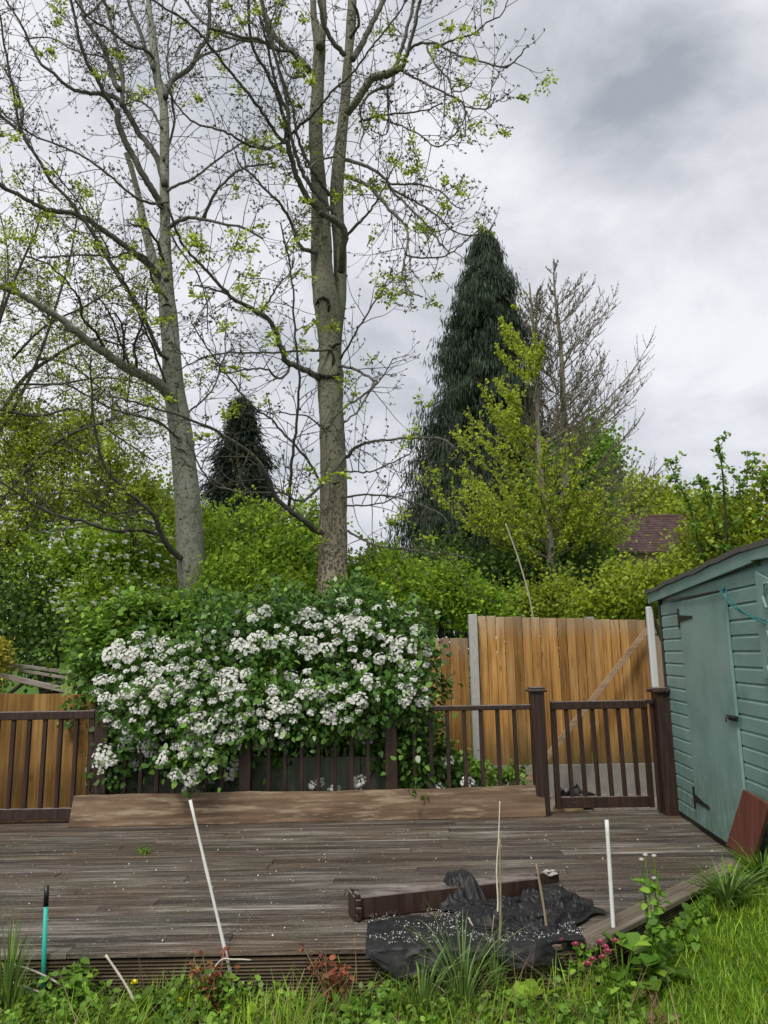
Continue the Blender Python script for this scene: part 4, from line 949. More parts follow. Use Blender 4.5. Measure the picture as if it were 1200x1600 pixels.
# ---------------------------------------------------------------- generic leafy shrubs and trees
def blob(px, py, Y, rx, rz=None, ry=None):
    c = atY(px, py, Y); k = Y/F; rx_ = rx*k; rz_ = (rz or rx)*k; return (np.array(c), np.array([rx_, ry or rx_*.8, rz_]))
def leafy(name, lab, cat, blobs, n_leaf, size, mat, group=None, clump=26, spread=.13, droop=.15, wid=1.0, flat=.45, base=None, stem=M['brownstem'], stem_r=.05, sub=None, shape=LEAF4, zmin=-.2, core=.25, stems_show=40, shoots=70):
    vol = np.array([np.prod(b[1])**(2/3) for b in blobs]); vol = vol/vol.sum()
    cx_ = float(sum(b[0][0]*w for b, w in zip(blobs, vol))); cy_ = float(sum(b[0][1]*w for b, w in zip(blobs, vol)))
    if base is None: base = (cx_, cy_, -.25)
    root = empty(name, base, lab, cat, group)
    nc = max(4, n_leaf//clump); idx = rng.choice(len(blobs), nc, p=vol)
    d = rdir(nc); u = np.where(rng.random(nc) < core, rng.uniform(.15, .75, nc), rng.uniform(.74, 1.06, nc))
    wob = 1+.22*np.sin(d[:, 0]*5+idx)+.16*np.sin(d[:, 2]*7+d[:, 1]*4+idx*2)+.10*np.sin(d[:, 0]*13-d[:, 2]*11)
    C0 = np.array([b[0] for b in blobs])[idx]; R0 = np.array([b[1] for b in blobs])[idx]
    C = C0+d*R0*(u*wob)[:, None]
    k = C[:, 2] > zmin; C = C[k]; D = d[k]
    dens = rng.uniform(.4, 1.5, len(C)); P = []; O_ = []
    rep = np.maximum(3, (clump*dens).astype(int)); P = np.repeat(C, rep, 0); O_ = np.repeat(D, rep, 0)
    P = P+rng.normal(size=P.shape)*spread*np.array([1, 1, .75])*rng.uniform(.5, 1.3, (len(P), 1))
    P = P[P[:, 2] > zmin-.02] if False else P
    LV = [leaves(P, size, droop, wid, O_*.8, shape, flat)]
    smb = MB(); SP = []; SD = []; top_i = [i for i in range(len(C)) if D[i, 2] > -.1]; Rm = float(np.mean([b[1][2] for b in blobs]))
    for i in rng.choice(top_i, min(len(top_i), shoots), replace=False):     # leading shoots break the outline
        p = Vector(C[i].tolist()); dd = (Vector(D[i].tolist())*.6+Vector((rnd.gauss(0, .25), rnd.gauss(0, .25), .8))).normalized(); L_ = Rm*rnd.uniform(.25, .75); pa = [p-dd*L_*.3]
        for k_ in range(5): dd = (dd+Vector((rnd.gauss(0, .10), rnd.gauss(0, .10), rnd.gauss(.02, .06)))).normalized(); pa.append(pa[-1]+dd*L_*.28)
        smb.tube(pa, [size*.09*(1-.14*k_) for k_ in range(6)], 4, False)
        for k_ in range(int(14+L_/size*1.2)):
            f_ = rnd.random()**.8*4.99; a_ = int(f_); q_ = pa[a_].lerp(pa[a_+1], f_-a_); SP.append(tuple(q_+Vector((rnd.gauss(0, 1), rnd.gauss(0, 1), rnd.gauss(0, 1)))*size*.35)); SD.append((rnd.gauss(0, 1), rnd.gauss(0, 1), .3))
    if SP: LV.append(leaves(np.array(SP), size*.95, droop, wid, np.array(SD), shape, flat))
    V, Fc = cat_np(LV); from_np('foliage', V, Fc, mat, root)
    mb = smb; b0 = Vector(base); b0.z = zmin-.1
    for b in blobs[:12]:
        c = Vector(b[0].tolist()); m_ = b0.lerp(c, .5)+Vector((rnd.uniform(-.1, .1), 0, 0))*c.length*.05
        mb.tube(smooth_path([b0, m_, c], 4), [stem_r*(1-.07*i) for i in range(9)], 7, False)
    for i in rng.choice(len(C), min(len(C), stems_show), replace=False):
        c = Vector(C[i].tolist()); bb = min(blobs, key=lambda q: (Vector(q[0].tolist())-c).length); s0 = Vector(bb[0].tolist())
        m_ = s0.lerp(c, .5)+Vector((0, 0, -.08*(c-s0).length)); mb.tube([s0, m_, c+(c-s0)*.12], [stem_r*.35, stem_r*.25, stem_r*.1], 5, False)
    mb.build('stems', stem, root, True)
    return root, C, D
# the flowering bush over the railing
bush_blobs = [blob(220, 1075, 8.0, 78, 80, .55), blob(330, 1060, 7.95, 100, 100, .65), blob(450, 1050, 7.95, 100, 110, .65), blob(560, 1030, 8.0, 85, 105, .6), blob(615, 1060, 8.0, 58, 105, .5), blob(250, 1140, 7.75, 75, 50, .55),
    blob(330, 1160, 7.65, 80, 55, .5), blob(560, 990, 8.2, 70, 60, .6), blob(470, 985, 8.25, 80, 50, .6), blob(600, 1150, 7.75, 55, 45, .4), blob(180, 1185, 7.3, 26, 42, .14), blob(650, 1180, 7.5, 28, 60, .3), blob(430, 1120, 7.6, 90, 45, .45), blob(520, 1110, 7.6, 80, 50, .45), blob(700, 1195, 7.6, 22, 26, .15),
    blob(225, 1108, 7.14, 72, 40, .13), blob(340, 1118, 7.14, 80, 48, .13), blob(450, 1105, 7.14, 80, 42, .13), blob(550, 1098, 7.14, 70, 36, .12), blob(628, 1085, 7.16, 40, 36, .12), blob(300, 1192, 7.02, 50, 26, .09)]
bush, _, _ = leafy('flowering_bush', 'large dark green bush covered in white flower clusters spilling over the railing', 'bush', bush_blobs, 66000, .062, M['choisya'], None, 9, .07, .25, .8, .4, (-.6, 8.1, -.25), stem_r=.018, shape=LEAF6, core=.3, zmin=.05, stems_show=80, shoots=50)
def flower_mesh(seed, n=13, R0=.062):
    g = random.Random(seed); V = []; Fc = []
    for i in range(n):
        a = i*2.4; z = 1-1.35*(i+.5)/n; r_ = math.sqrt(max(0, 1-z*z)); dn = Vector((r_*math.cos(a), r_*math.sin(a), z)); c = Vector((dn.x, dn.y, dn.z*.6))*R0*g.uniform(.75, 1.45)
        dn = (dn+Vector((g.gauss(0, .35), g.gauss(0, .35), .9+g.gauss(0, .3)))).normalized(); t = dn.cross(Vector((.3, .8, .5))).normalized(); b = dn.cross(t); rot = g.random()*6
        ps = g.uniform(.013, .020)
        for k in range(5):
            an = rot+k*2*math.pi/5; ax = t*math.cos(an)+b*math.sin(an); bx = dn.cross(ax); o = len(V)
            V += [c, c+ax*ps*.75+bx*ps*.60+dn*.003, c+ax*ps*1.2+dn*.001, c+ax*ps*.75-bx*ps*.60+dn*.003]; Fc.append((o, o+1, o+2, o+3))
    return np.array([tuple(v) for v in V]), np.array(Fc)
FM = []
for i in range(4):
    V, Fc = flower_mesh(i+1, (26, 19, 34, 13)[i], (.056, .046, .066, .040)[i]); me = bpy.data.meshes.new('flower_cluster'); me.from_pydata(V.tolist(), [], Fc.tolist()); me.materials.append(M['petal']); FM.append((me, V, Fc))
def hit(px, py, blobs, ease=1.0):
    d_ = np.array(ray(px, py)); o_ = np.array([0, 0, EYE]); best = None
    for c, r_ in blobs:
        a_ = d_/(r_*ease); b_ = (o_-c)/(r_*ease); A_ = a_@a_; B_ = 2*a_@b_; C_ = b_@b_-1; D_ = B_*B_-4*A_*C_
        if D_ > 0:
            t = (-B_-math.sqrt(D_))/(2*A_)
            if t > 0 and (best is None or t < best): best = t
    return None if best is None else o_+d_*best
poly_f = [(165, 1020), (150, 1065), (150, 1100), (165, 1120), (180, 1165), (225, 1185), (290, 1200), (345, 1215), (400, 1180), (455, 1175), (520, 1130), (600, 1115), (672, 1110), (675, 1060), (655, 1005), (590, 965), (545, 935), (470, 960), (400, 985), (340, 980), (270, 1000), (200, 990)]
def inpoly(x, y, P):
    c = False; n = len(P)
    for i in range(n):
        x1, y1 = P[i]; x2, y2 = P[(i+1) % n]
        if (y1 > y) != (y2 > y) and x < (x2-x1)*(y-y1)/(y2-y1)+x1: c = not c
    return c
fl = []; g = random.Random(12); tries = 0
fixed = [(162, 1178), (158, 1205), (150, 1220), (172, 1190), (155, 1190), (297, 1235), (275, 1210), (300, 1215), (330, 1222), (350, 1218), (305, 1200), (285, 1180), (325, 1175), (212, 1190), (245, 1165), (385, 1175), (395, 1170), (340, 1190), (487, 1228), (560, 1222), (522, 1232), (500, 1222), (566, 1140), (572, 1150), (445, 1160), (440, 1145), (395, 1140), (412, 955), (392, 950), (395, 965), (705, 1185), (730, 1222), (683, 1232), (700, 1190), (636, 960), (650, 985), (660, 1000), (668, 1020), (665, 1040), (672, 1060), (645, 960), (590, 950), (610, 945), (560, 940)]
for p in fixed: fl.append(p)
cl = [(g.uniform(150, 670), g.uniform(960, 1200)) for _ in range(66)]+[(g.uniform(500, 665), g.uniform(940, 1020)) for _ in range(16)]+[(g.uniform(640, 675), g.uniform(990, 1100)) for _ in range(5)]+[(g.uniform(190, 480), g.uniform(955, 1000)) for _ in range(9)]
while len(fl) < 270 and tries < 6000:
    tries += 1
    c_ = g.choice(cl); x, y = c_[0]+g.gauss(0, 26), c_[1]+g.gauss(0, 17)
    if not inpoly(x, y, poly_f): continue
    if min((x-a_)**2+(y-b_)**2 for a_, b_ in fl) < 150: continue
    fl.append((x, y))
rest = []; nf = 0
order = []
for (x, y) in fl:
    h = hit(x, y, bush_blobs, 1.04)
    if h is None: h = np.array(atY(x, y, 7.35 if y > 1150 else 8.0))
    order.append((h, g.choice((.45, .6, .75, .95, 1.1))*g.uniform(.85, 1.1)))
order.sort(key=lambda q: q[0][1]/q[1])
for i, (h, sc_) in enumerate(order):
    me, V, Fc = FM[i % 4]
    rot = Matrix.Rotation(g.uniform(-.4, .4)+.75, 4, 'X') @ Matrix.Rotation(g.random()*6, 4, 'Z')
    if i < 100:
        o = bpy.data.objects.new('flower_cluster', me); COL.objects.link(o); o.parent = bush
        o.matrix_local = Matrix.Translation(Vector(h.tolist())-Vector(bush.location)) @ rot @ Matrix.Scale(sc_, 4)
    else:
        m3 = np.array(rot.to_3x3()); rest.append((V@m3.T*sc_+h, Fc))
V, Fc = cat_np(rest); from_np('blossom', V, Fc, M['petal'], bush, kind='stuff')

# ---------------------------------------------------------------- background growth, each its own plant
def tr(*a, **k): return leafy(*a, **k)[0]
bgs = 'shrubs and trees beyond the fence'
tr('shrub', 'fresh green leafy shrub just behind the left top of the white flowering bush', 'shrub', [blob(215, 985, 8.7, 75, 48, .5), blob(300, 980, 8.8, 70, 36, .5), blob(170, 1040, 8.5, 42, 55, .4), blob(370, 975, 8.7, 50, 35, .4)], 15000, .075, M['mid'], clump=14, spread=.09, flat=.65, shape=LEAF6, wid=1.1)
tr('shrub', 'bright green shrub mass between the two ash trunks', 'shrub', [blob(390, 860, 12.5, 75, 60), blob(440, 900, 12, 70, 60), blob(360, 920, 11.5, 60, 50), blob(480, 840, 13, 40, 50), blob(470, 930, 11.5, 60, 30)], 24000, .075, M['bright'], clump=9, spread=.15, shoots=120)
tr('shrub', 'light green shrub right of the middle trunk above the bush', 'shrub', [blob(580, 905, 11.5, 45, 38), blob(620, 930, 11, 50, 40), blob(570, 950, 10.5, 55, 30)], 11000, .07, M['bright'], clump=8, spread=.14, shoots=80)
tr('shrub', 'bright green rounded shrub left above the concrete fence post', 'shrub', [blob(690, 918, 12, 46, 36), blob(640, 940, 11.5, 45, 42), blob(745, 945, 11.8, 45, 34), blob(600, 900, 12.4, 30, 34)], 13000, .065, M['bright'], clump=9, spread=.15, shoots=100)
tr('shrub', 'olive green low growth behind the tall fence panel', 'shrub', [blob(810, 950, 13.5, 40, 24), blob(870, 940, 13.8, 40, 34), blob(930, 952, 13, 38, 24), blob(975, 925, 12.6, 34, 44), blob(1010, 950, 12.4, 30, 26)], 11000, .07, M['olive'], clump=9, spread=.16, shoots=100)
tr('shrub', 'dark green undergrowth between the fence and the yellow green tree', 'shrub', [blob(800, 915, 17, 120, 55), blob(900, 900, 17, 80, 60), blob(700, 900, 17.5, 80, 50)], 26000, .10, M['deep'], clump=20, spread=.2)
tr('tree', 'rounded dark olive tree behind the bare upper branches', 'tree', [blob(900, 760, 24, 55, 70), blob(925, 720, 25, 45, 48), blob(870, 810, 24, 70, 70), blob(905, 850, 24, 40, 60)], 34000, .14, M['mid'], clump=12, spread=.3, stem_r=.15)
tr('tree', 'broad yellow green tree behind the dark red roof', 'tree', [blob(985, 800, 40, 75, 42), blob(930, 800, 40, 50, 40), blob(1040, 815, 41, 40, 32), blob(1090, 830, 41, 50, 50)], 30000, .24, M['olive'], clump=26, spread=.42, stem_r=.2)
tr('tree', 'small leafy fruit tree above the left slope of the shed roof', 'tree', [blob(1100, 865, 12, 45, 50), blob(1050, 905, 11.8, 50, 28), blob(1110, 810, 12.2, 34, 34), blob(1000, 915, 11.6, 40, 28)], 6000, .07, M['olive'], clump=9, spread=.12, core=.4, base=(4.9, 11.9, -.2), stem_r=.05)
tr('tree', 'fresh green tree at the right edge above the shed ridge', 'tree', [blob(1165, 820, 11.5, 55, 45), blob(1190, 860, 11.3, 55, 40), blob(1215, 765, 11.5, 40, 40), blob(1130, 850, 11.4, 36, 38)], 7000, .07, M['olive'], clump=10, spread=.12, core=.4, base=(5.6, 11.5, -.2), stem_r=.05)
def wands(lab, spec, Y, mat, seed):
    root = empty('young_tree', (atY(spec[0][0][0][0], 950, Y).x, Y, -.2), lab, 'tree'); tw = Twigs(seed); mb = MB(); Ps = []
    for pts, r0 in spec:
        P, R_ = px_path([(p[0], p[1], r0*.5*(1-.7*i/len(pts))) for i, p in enumerate(pts)], Y, rnd.uniform(-.5, .5)); mb.tube(P, R_, 6)
        for p in P[len(P)//4:]:
            for k in range(3): Ps.append((p+Vector((rnd.gauss(0, .03), rnd.gauss(0, .03), rnd.gauss(0, .03))), Vector((rnd.gauss(0, 1), rnd.gauss(0, 1), .1)).normalized()))
        tw.along(P, R_, .2, .28, (.15, .5), .2, 1.0, 2, .5, rfac=.006)
    mb.add(tw.mb.v, tw.mb.f); mb.build('trunk', M['brownstem'], root, True)
    V, Fc = tufts(Ps+tw.tips, 4, .085, .04, .75, .5); from_np('foliage', V, Fc, mat, root)
wands('slender leafy shoots rising left of the shed above the roof line', [([(1110, 950), (1095, 870), (1080, 800), (1062, 760), (1045, 720)], 3), ([(1130, 950), (1135, 850), (1132, 780), (1128, 730), (1122, 688)], 4.5), ([(1115, 900), (1118, 830), (1105, 780), (1090, 745)], 3), ([(1133, 800), (1150, 775), (1165, 745), (1178, 720)], 2.4), ([(1140, 920), (1160, 850), (1185, 790), (1200, 745)], 3)], 11.2, M['mid'], 4)
tr('shrub', 'golden leaved shrub at the left edge by the fallen timbers', 'shrub', [blob(-16, 1045, 8.8, 22, 30, .2), blob(-2, 1018, 8.8, 10, 10, .12)], 900, .055, M['yellow'], clump=8, spread=.07, stem_r=.012)
# left hand wood
tr('tree', 'olive green hawthorn filling the left edge behind the ash', 'tree', [blob(30, 720, 15, 70, 50), blob(100, 700, 15.3, 60, 40), blob(175, 730, 15, 50, 40), blob(225, 780, 15, 40, 40), blob(60, 790, 14.5, 75, 45), blob(150, 790, 14.7, 70, 45), blob(20, 850, 14.5, 60, 45), blob(130, 670, 15.5, 40, 22), blob(255, 830, 15.5, 40, 50), blob(40, 655, 15.5, 50, 26)], 24000, .075, M['olive'], clump=8, spread=.2, core=.5, stem_r=.08, stems_show=120)
tr('tree', 'white blossomed apple tree left of the leaning ash trunk', 'tree', [blob(120, 880, 12.5, 85, 65), blob(215, 870, 12.8, 70, 70), blob(170, 940, 12, 80, 45)], 17000, .065, M['bright'], clump=8, spread=.14, core=.45, stem_r=.05, stems_show=80)
ap = bpy.data.objects['tree.%03d' % (len([o_ for o_ in bpy.data.objects if o_.name.startswith('tree.')]))] if False else [o_ for o_ in COL.objects if o_.get('label', '').startswith('white blossomed apple')][0]
apb = [blob(120, 880, 12.5, 90, 70), blob(215, 870, 12.8, 75, 75), blob(170, 940, 12, 85, 50)]
rest = []
for i in range(330):
    x, y = g.uniform(20, 285), g.uniform(770, 1000)
    if i > 280: x, y = g.uniform(80, 130), g.uniform(930, 1010)
    h = hit(x, y, apb)
    if h is None: continue
    me, V, Fc = FM[3]; rest.append((V*g.uniform(.55, 1.0)+h, Fc))
V, Fc = cat_np(rest); from_np('blossom', V, Fc, M['petal'], ap, kind='stuff')
tr('shrub', 'dark green ivy clad thicket low at the left edge', 'shrub', [blob(30, 960, 12.5, 90, 75), blob(110, 1010, 12, 80, 45), blob(-40, 900, 13, 60, 70), blob(-170, 930, 13, 110, 90), blob(-330, 940, 13.5, 110, 90), blob(220, 1000, 11.5, 80, 45)], 30000, .075, M['deep'], clump=18, spread=.15)
tr('tree', 'green tree far behind between ash trunk and small conifer', 'tree', [blob(290, 900, 19, 60, 65), blob(230, 830, 19, 70, 65), blob(310, 830, 20, 40, 40)], 26000, .10, M['bright'], clump=16, spread=.2)
tr('hedge', 'long dark hedge closing the view far behind all the shrubs', 'hedge', [blob(x_, 985, 30, 110, 65, 1.5) for x_ in range(-150, 1400, 150)], 45000, .2, M['deep'], clump=24, spread=.4, core=.3)
# twiggy tree at the far left
def twiggy(lab, spec, Y, seed, spacing, Lr, leafm, leafk, leafs, bark, gen=2, sub=4, droop=.3, curl=.4):
    root = empty('tree', (atY(spec[0][0][0][0], 940, Y).x, Y, -.25), lab, 'tree'); tw = Twigs(seed); mb = MB()
    for pts, r0, dY in spec:
        P, R_ = px_path([(p[0], p[1], r0*.55*(1-.75*i/len(pts))) for i, p in enumerate(pts)], Y, dY); mb.tube(P, R_, 8)
        tw.along(P, R_, .12, spacing, Lr, droop, curl, sub, .3, rfac=.008, gen=gen)
    mb.build('trunk', bark, root, True); tw.mb.build('twigs', bark, root, True)
    V, Fc = tufts(tw.tips, leafk, leafs, .1, .9, .1); from_np('foliage', V, Fc, leafm, root); print(lab, len(tw.tips)); return root
twiggy('dense twiggy tree with small fresh leaves at the far left', [([(-60, 940), (-40, 800), (-10, 680), (30, 600), (80, 560), (140, 530), (190, 540)], 9, 1), ([(-50, 860), (20, 760), (90, 690), (160, 660), (230, 640)], 7, -1), ([(-30, 720), (20, 640), (60, 560), (90, 470), (110, 400), (120, 340)], 6, .6),
    ([(-40, 760), (-20, 600), (0, 500), (30, 420), (60, 350), (60, 300)], 6, -.6), ([(30, 600), (90, 600), (160, 590), (220, 600), (260, 620)], 4, .8), ([(0, 640), (60, 650), (120, 640), (180, 680), (240, 720)], 5, .3), ([(20, 560), (70, 510), (130, 480), (180, 450), (215, 430)], 4, -.4), ([(-20, 540), (10, 450), (10, 380), (-10, 300)], 4, .5), ([(60, 560), (110, 570), (170, 620), (220, 680)], 4, -.5)], 14.5, 8, .10, (.5, 1.5), M['olive'], 5, .055, M['twigbark'], 2, 5)

# ---------------------------------------------------------------- conifers
def conifer(lab, px, Y, ytop, ybot, wpx, mat, seed, hang, nbr, strand, slen, lop=0.0, wtop=0.0):
    g_ = np.random.default_rng(seed); top = atY(px, ytop, Y); bot = atY(px, ybot, Y); H = top.z-bot.z; Wd = wpx*Y/F
    root = empty('conifer', (bot.x, Y, -.3), lab, 'conifer')
    MB().tube([(bot.x, Y, -.3), (bot.x, Y, bot.z+H*.5), (top.x, Y, top.z)], [Wd*.11, Wd*.06, .02], 10).build('trunk', M['brownstem'], root, True)
    Ps = []; As = []; mb = MB()
    for i in range(nbr):
        f = (g_.random())**1.0; z = top.z-H*f*1.08; a = g_.random()*2*math.pi
        r_ = Wd*(.03+.97*f**(.66 if hang > .5 else .85))*g_.uniform(.42, 1.22)*(1+.16*math.sin(f*26+a*2))*(1+.10*math.sin(a*3+f*9)); r_ = max(r_, .10+f*.3)
        c = np.array([bot.x+(top.x-bot.x)*(1-f), Y, z]); dirn = np.array([math.cos(a), math.sin(a), 0])
        n = int(strand*(.35+f)); t = g_.random(n)**.6
        t = np.clip(np.round(t*5)/5+g_.normal(size=n)*.045, .05, 1.05) if hang > .5 else t; q = c+dirn*(r_*t)[:, None]; q[:, 2] += r_*(.10*np.sin(t*2.2)-.26*t*t)
        q += g_.normal(size=q.shape)*np.array([.20, .20, .12])*(.5+f)
        Ps.append(q); As.append(np.repeat(dirn[None]*(1-hang)+np.array([[0, 0, -hang*2.2]]), n, 0))
        if i % 4 == 0: mb.tube([tuple(c), tuple(c+dirn*r_*.5+np.array([0, 0, r_*.06])), tuple(c+dirn*r_+np.array([0, 0, -r_*.16]))], [.05, .035, .01], 4, False)
    mb.build('branches', M['brownstem'], root, True)
    P = np.concatenate(Ps); A_ = np.concatenate(As)+g_.normal(size=P.shape)*.35
    ax = unit(A_); b = unit(np.cross(g_.normal(size=P.shape), ax)); nn_ = np.cross(ax, b); sz = slen*g_.uniform(.4, 1.5, len(P))[:, None]; w_ = sz*.035+.008
    V = np.concatenate([P, P+ax*sz*.5+b*w_+nn_*w_*.5, P+ax*sz, P+ax*sz*.5-b*w_+nn_*w_*.5], 1).reshape(-1, 3)
    from_np('foliage', V, (np.arange(len(P))*4)[:, None]+np.arange(4)[None], mat, root)
conifer('tall blue green conifer with weeping branches standing in the middle distance', 757, 27, 362, 905, 136, M['conifer'], 5, .84, 1500, 330, .30)
conifer('small dark pointed conifer between the two ash trunks', 378, 24, 620, 905, 92, M['conifer2'], 6, .35, 700, 110, .24)

# ---------------------------------------------------------------- yellow green tree, bare on its right
M['ginkbark'] = plain('pale brown twigs', (.17, .145, .10), .9, .3, 20, .2)
def larch(Y=16.0):
    root = empty('yellow_green_tree', (atY(872, 965, Y).x, Y, -.25), 'slender two stemmed tree, yellow green leaves on its left, bare twigs on its right', 'tree')
    st = [([(862, 985, 10), (862, 900, 8), (860, 850, 6.5), (852, 780, 5), (842, 700, 4.2), (838, 600, 3.4), (834, 520, 2.4), (827, 442, 1.2)], 0),
          ([(880, 990, 12), (879, 900, 10), (880, 830, 7.5), (884, 700, 5.5), (880, 620, 4.6), (876, 540, 3.4), (869, 480, 2.4), (865, 428, 1.2)], .5),
          ([(845, 780, 3), (840, 700, 2.4), (842, 600, 2), (838, 520, 1.6), (838, 460, .9)], .2)]
    tb_ = MB(); tw = MB(); lf = []; bd = []; g_ = random.Random(9)
    for pts, off in st:
        XL = atY(832, 600, Y).x; P, R_ = px_path(pts, Y+off, 0); tb_.tube(P, R_, 12)
        n = len(P); base_n = 98 if pts[0][2] > 5 else 26
        for i in range(base_n):
            f = g_.uniform(.12, .985) if pts[0][2] > 5 else g_.uniform(.1, .98); k = f*(n-1); j = int(k); p = P[j].lerp(P[min(j+1, n-1)], k-j)
            a = g_.uniform(0, 2*math.pi); side = math.cos(a)
            if pts[0][2] > 5: zt_ = round(p.z/.42)*.42+g_.uniform(-.07, .07); k = min(range(n), key=lambda q_: abs(P[q_].z-zt_)); p = P[k].copy(); j = k
            hrel = max(0, min(1, (p.z-1.0)/(P[-1].z-1.0)))
            Lm = 3.1*(1-hrel**1.25)+.30; L = Lm*g_.uniform(.6, 1.05)*(1.25 if side < 0 else 1.2+.75*sm((hrel-.25)/.3))*(.6 if math.sin(a) < -.35 else 1.0)
            if p.z < 2.2: L *= .95
            up = .10+.75*hrel+g_.uniform(-.08, .12)
            d = Vector((side, math.sin(a)*.9, up)).normalized(); q = p.copy(); m = 8; path = [q.copy()]
            for s_ in range(m):
                d = (d+Vector((g_.uniform(-.05, .05), g_.uniform(-.05, .05), .075+.04*s_/m))).normalized(); q = q+d*(L/m); path.append(q.copy())
            r0 = .006+.0038*L; tw.tube(path, [r0*(1-.75*s_/m) for s_ in range(m+1)], 4, False)
            def leafy_at(pt): # bare towards the upper right, leafed elsewhere
                lim = 4.6+.0*pt.x; s_ = pt.x-XL+.25*math.sin(pt.z*3)
                green = .95 if s_ < 0 else max(0, min(1, 1-(pt.z-3.9-.5*math.sin(pt.x*2))/1.6))*.85
                if pt.z > 8.3: green *= max(0, 1-(pt.z-8.3)/1.2)
                return g_.random() < green
            segs = [path]
            for s_ in range(2, m):
                for rep in range(3 if L > 1 else 1):
                    dd = (path[s_+1]-path[s_]).normalized(); rv = Vector((g_.gauss(0, 1), g_.gauss(0, 1), g_.gauss(0, 1))); rv = (rv-dd*rv.dot(dd)).normalized()
                    d2 = (dd+rv*.8+Vector((0, 0, .25))).normalized(); l2 = L*g_.uniform(.12, .32)*(1.1-s_/m*.6); pa = [path[s_]]
                    for w in range(3): d2 = (d2+Vector((0, 0, .12))).normalized(); pa.append(pa[-1]+d2*l2/3)
                    tw.tube(pa, [.008, .007, .005, .004], 3, False); segs.append(pa)
            for sg in segs:
                for c in range(len(sg)-1):
                    dl = (sg[c+1]-sg[c]); steps_ = max(1, int(dl.length/.075))
                    if c == 0 and sg is path: continue
                    for e_ in range(steps_):
                        pt = sg[c]+dl*((e_+g_.random())/steps_)
                        (lf if leafy_at(pt) else bd).append((pt, Vector((g_.gauss(0, 1), g_.gauss(0, 1), g_.gauss(.3, 1))).normalized()))
    tb_.build('trunk', barkmat('young bark', (.16, .14, .10), (.27, .25, .18), (.07, .06, .035), 30, .5), root, True)
    tw.build('branches', M['ginkbark'], root, True)
    V, Fc = tufts(lf, 5, .055, .045, 1.15, .1); from_np('foliage', V, Fc, M['gink'], root)
    V, Fc = tufts(bd, 2, .03, .008, .9, 0); from_np('buds', V, Fc, M['bud'], root)
    print('larch', len(lf), len(bd))
larch()
# pale dead pole leaning beyond the fence
P, R_ = px_path([(835, 975, 1.3), (825, 925, 1.2), (812, 880, 1.1), (800, 845, 1), (790, 818, .8)], 10.5, -.3)
o = MB().tube(P, R_, 6).build('bare_pole', M['bleached'], None, True); tag(o, 'thin pale bare pole rising behind the tall fence panel', 'pole')
o = MB().box((atY(921, 965, 9.6).x, 9.6, .82), (.09, .09, 2.1)).build('old_post', M['greytimber'], None, bevel=.006); tag(o, 'short grey post top just behind the tall fence', 'post')

# ---------------------------------------------------------------- house roof far right
HY = 31
s = N('dark red roof tiles'); n_ = s.noise(s.vec(island=False), 3, 4); M['tile'] = s.fin(s.hsv((.07, .038, .035), v=s.math('MULTIPLY', s.rng(s.geo.outputs['Random Per Island'], .6, 1.35), s.rng(n_, .8, 1.2))), .8)
M['brick'] = plain('pale brick', (.34, .24, .17), .9, .3, 4, .2)
M['glass'] = plain('window glass', (.03, .035, .04), .1, .1, 2, 0, .6)
hl, hr = atY(935, 812, HY), atY(1068, 812, HY); hb = atY(1000, 852, HY-1.6)
house = empty('house', ((hl.x+hr.x)/2, HY, -.3), 'dark red tiled roof of a house half hidden by trees', 'house')
rb = MB(); rows = 14; cols = 34; x0, x1 = hl.x-.6, hr.x+.6
for r_ in range(rows):
    for c_ in range(cols):
        f0 = r_/rows; y0 = HY-3.2*(1-f0); z0 = (hb.z-.5)+(hl.z-hb.z+.5)*f0; y1 = HY-3.2*(1-f0-1.25/rows); z1 = (hb.z-.5)+(hl.z-hb.z+.5)*(f0+1.25/rows)
        xa = x0+(x1-x0)*c_/cols; xb = x0+(x1-x0)*(c_+.96)/cols
        rb.add([(xa, y0, z0+.06), (xb, y0, z0+.06), (xb, y1, z1+.03), (xa, y1, z1+.03), (xa, y0, z0+.0), (xb, y0, z0)], [(0, 1, 2, 3), (4, 5, 1, 0)])
rb.build('roof', M['tile'], house)
MB().box(((x0+x1)/2, HY+.15, hl.z+.08), (x1-x0, .3, .22)).build('ridge', M['tile'], house, bevel=.05)
MB().box(((x0+x1)/2, HY, (hb.z-.57)/2), (x1-x0-.8, 5.6, hb.z+.03)).build('wall', M['brick'], house)
wx = atY(1017, 858, HY-2.9).x+.6; hb.z -= .45
wf = MB().box((wx, HY-2.84, hb.z-1.3), (1.5, .09, 1.2)).build('window', M['pvc'], house, bevel=.02)
MB().box((wx-.35, HY-2.90, hb.z-1.3), (.6, .05, 1.0)).box((wx+.35, HY-2.90, hb.z-1.3), (.6, .05, 1.0)).build('pane', M['glass'], wf)

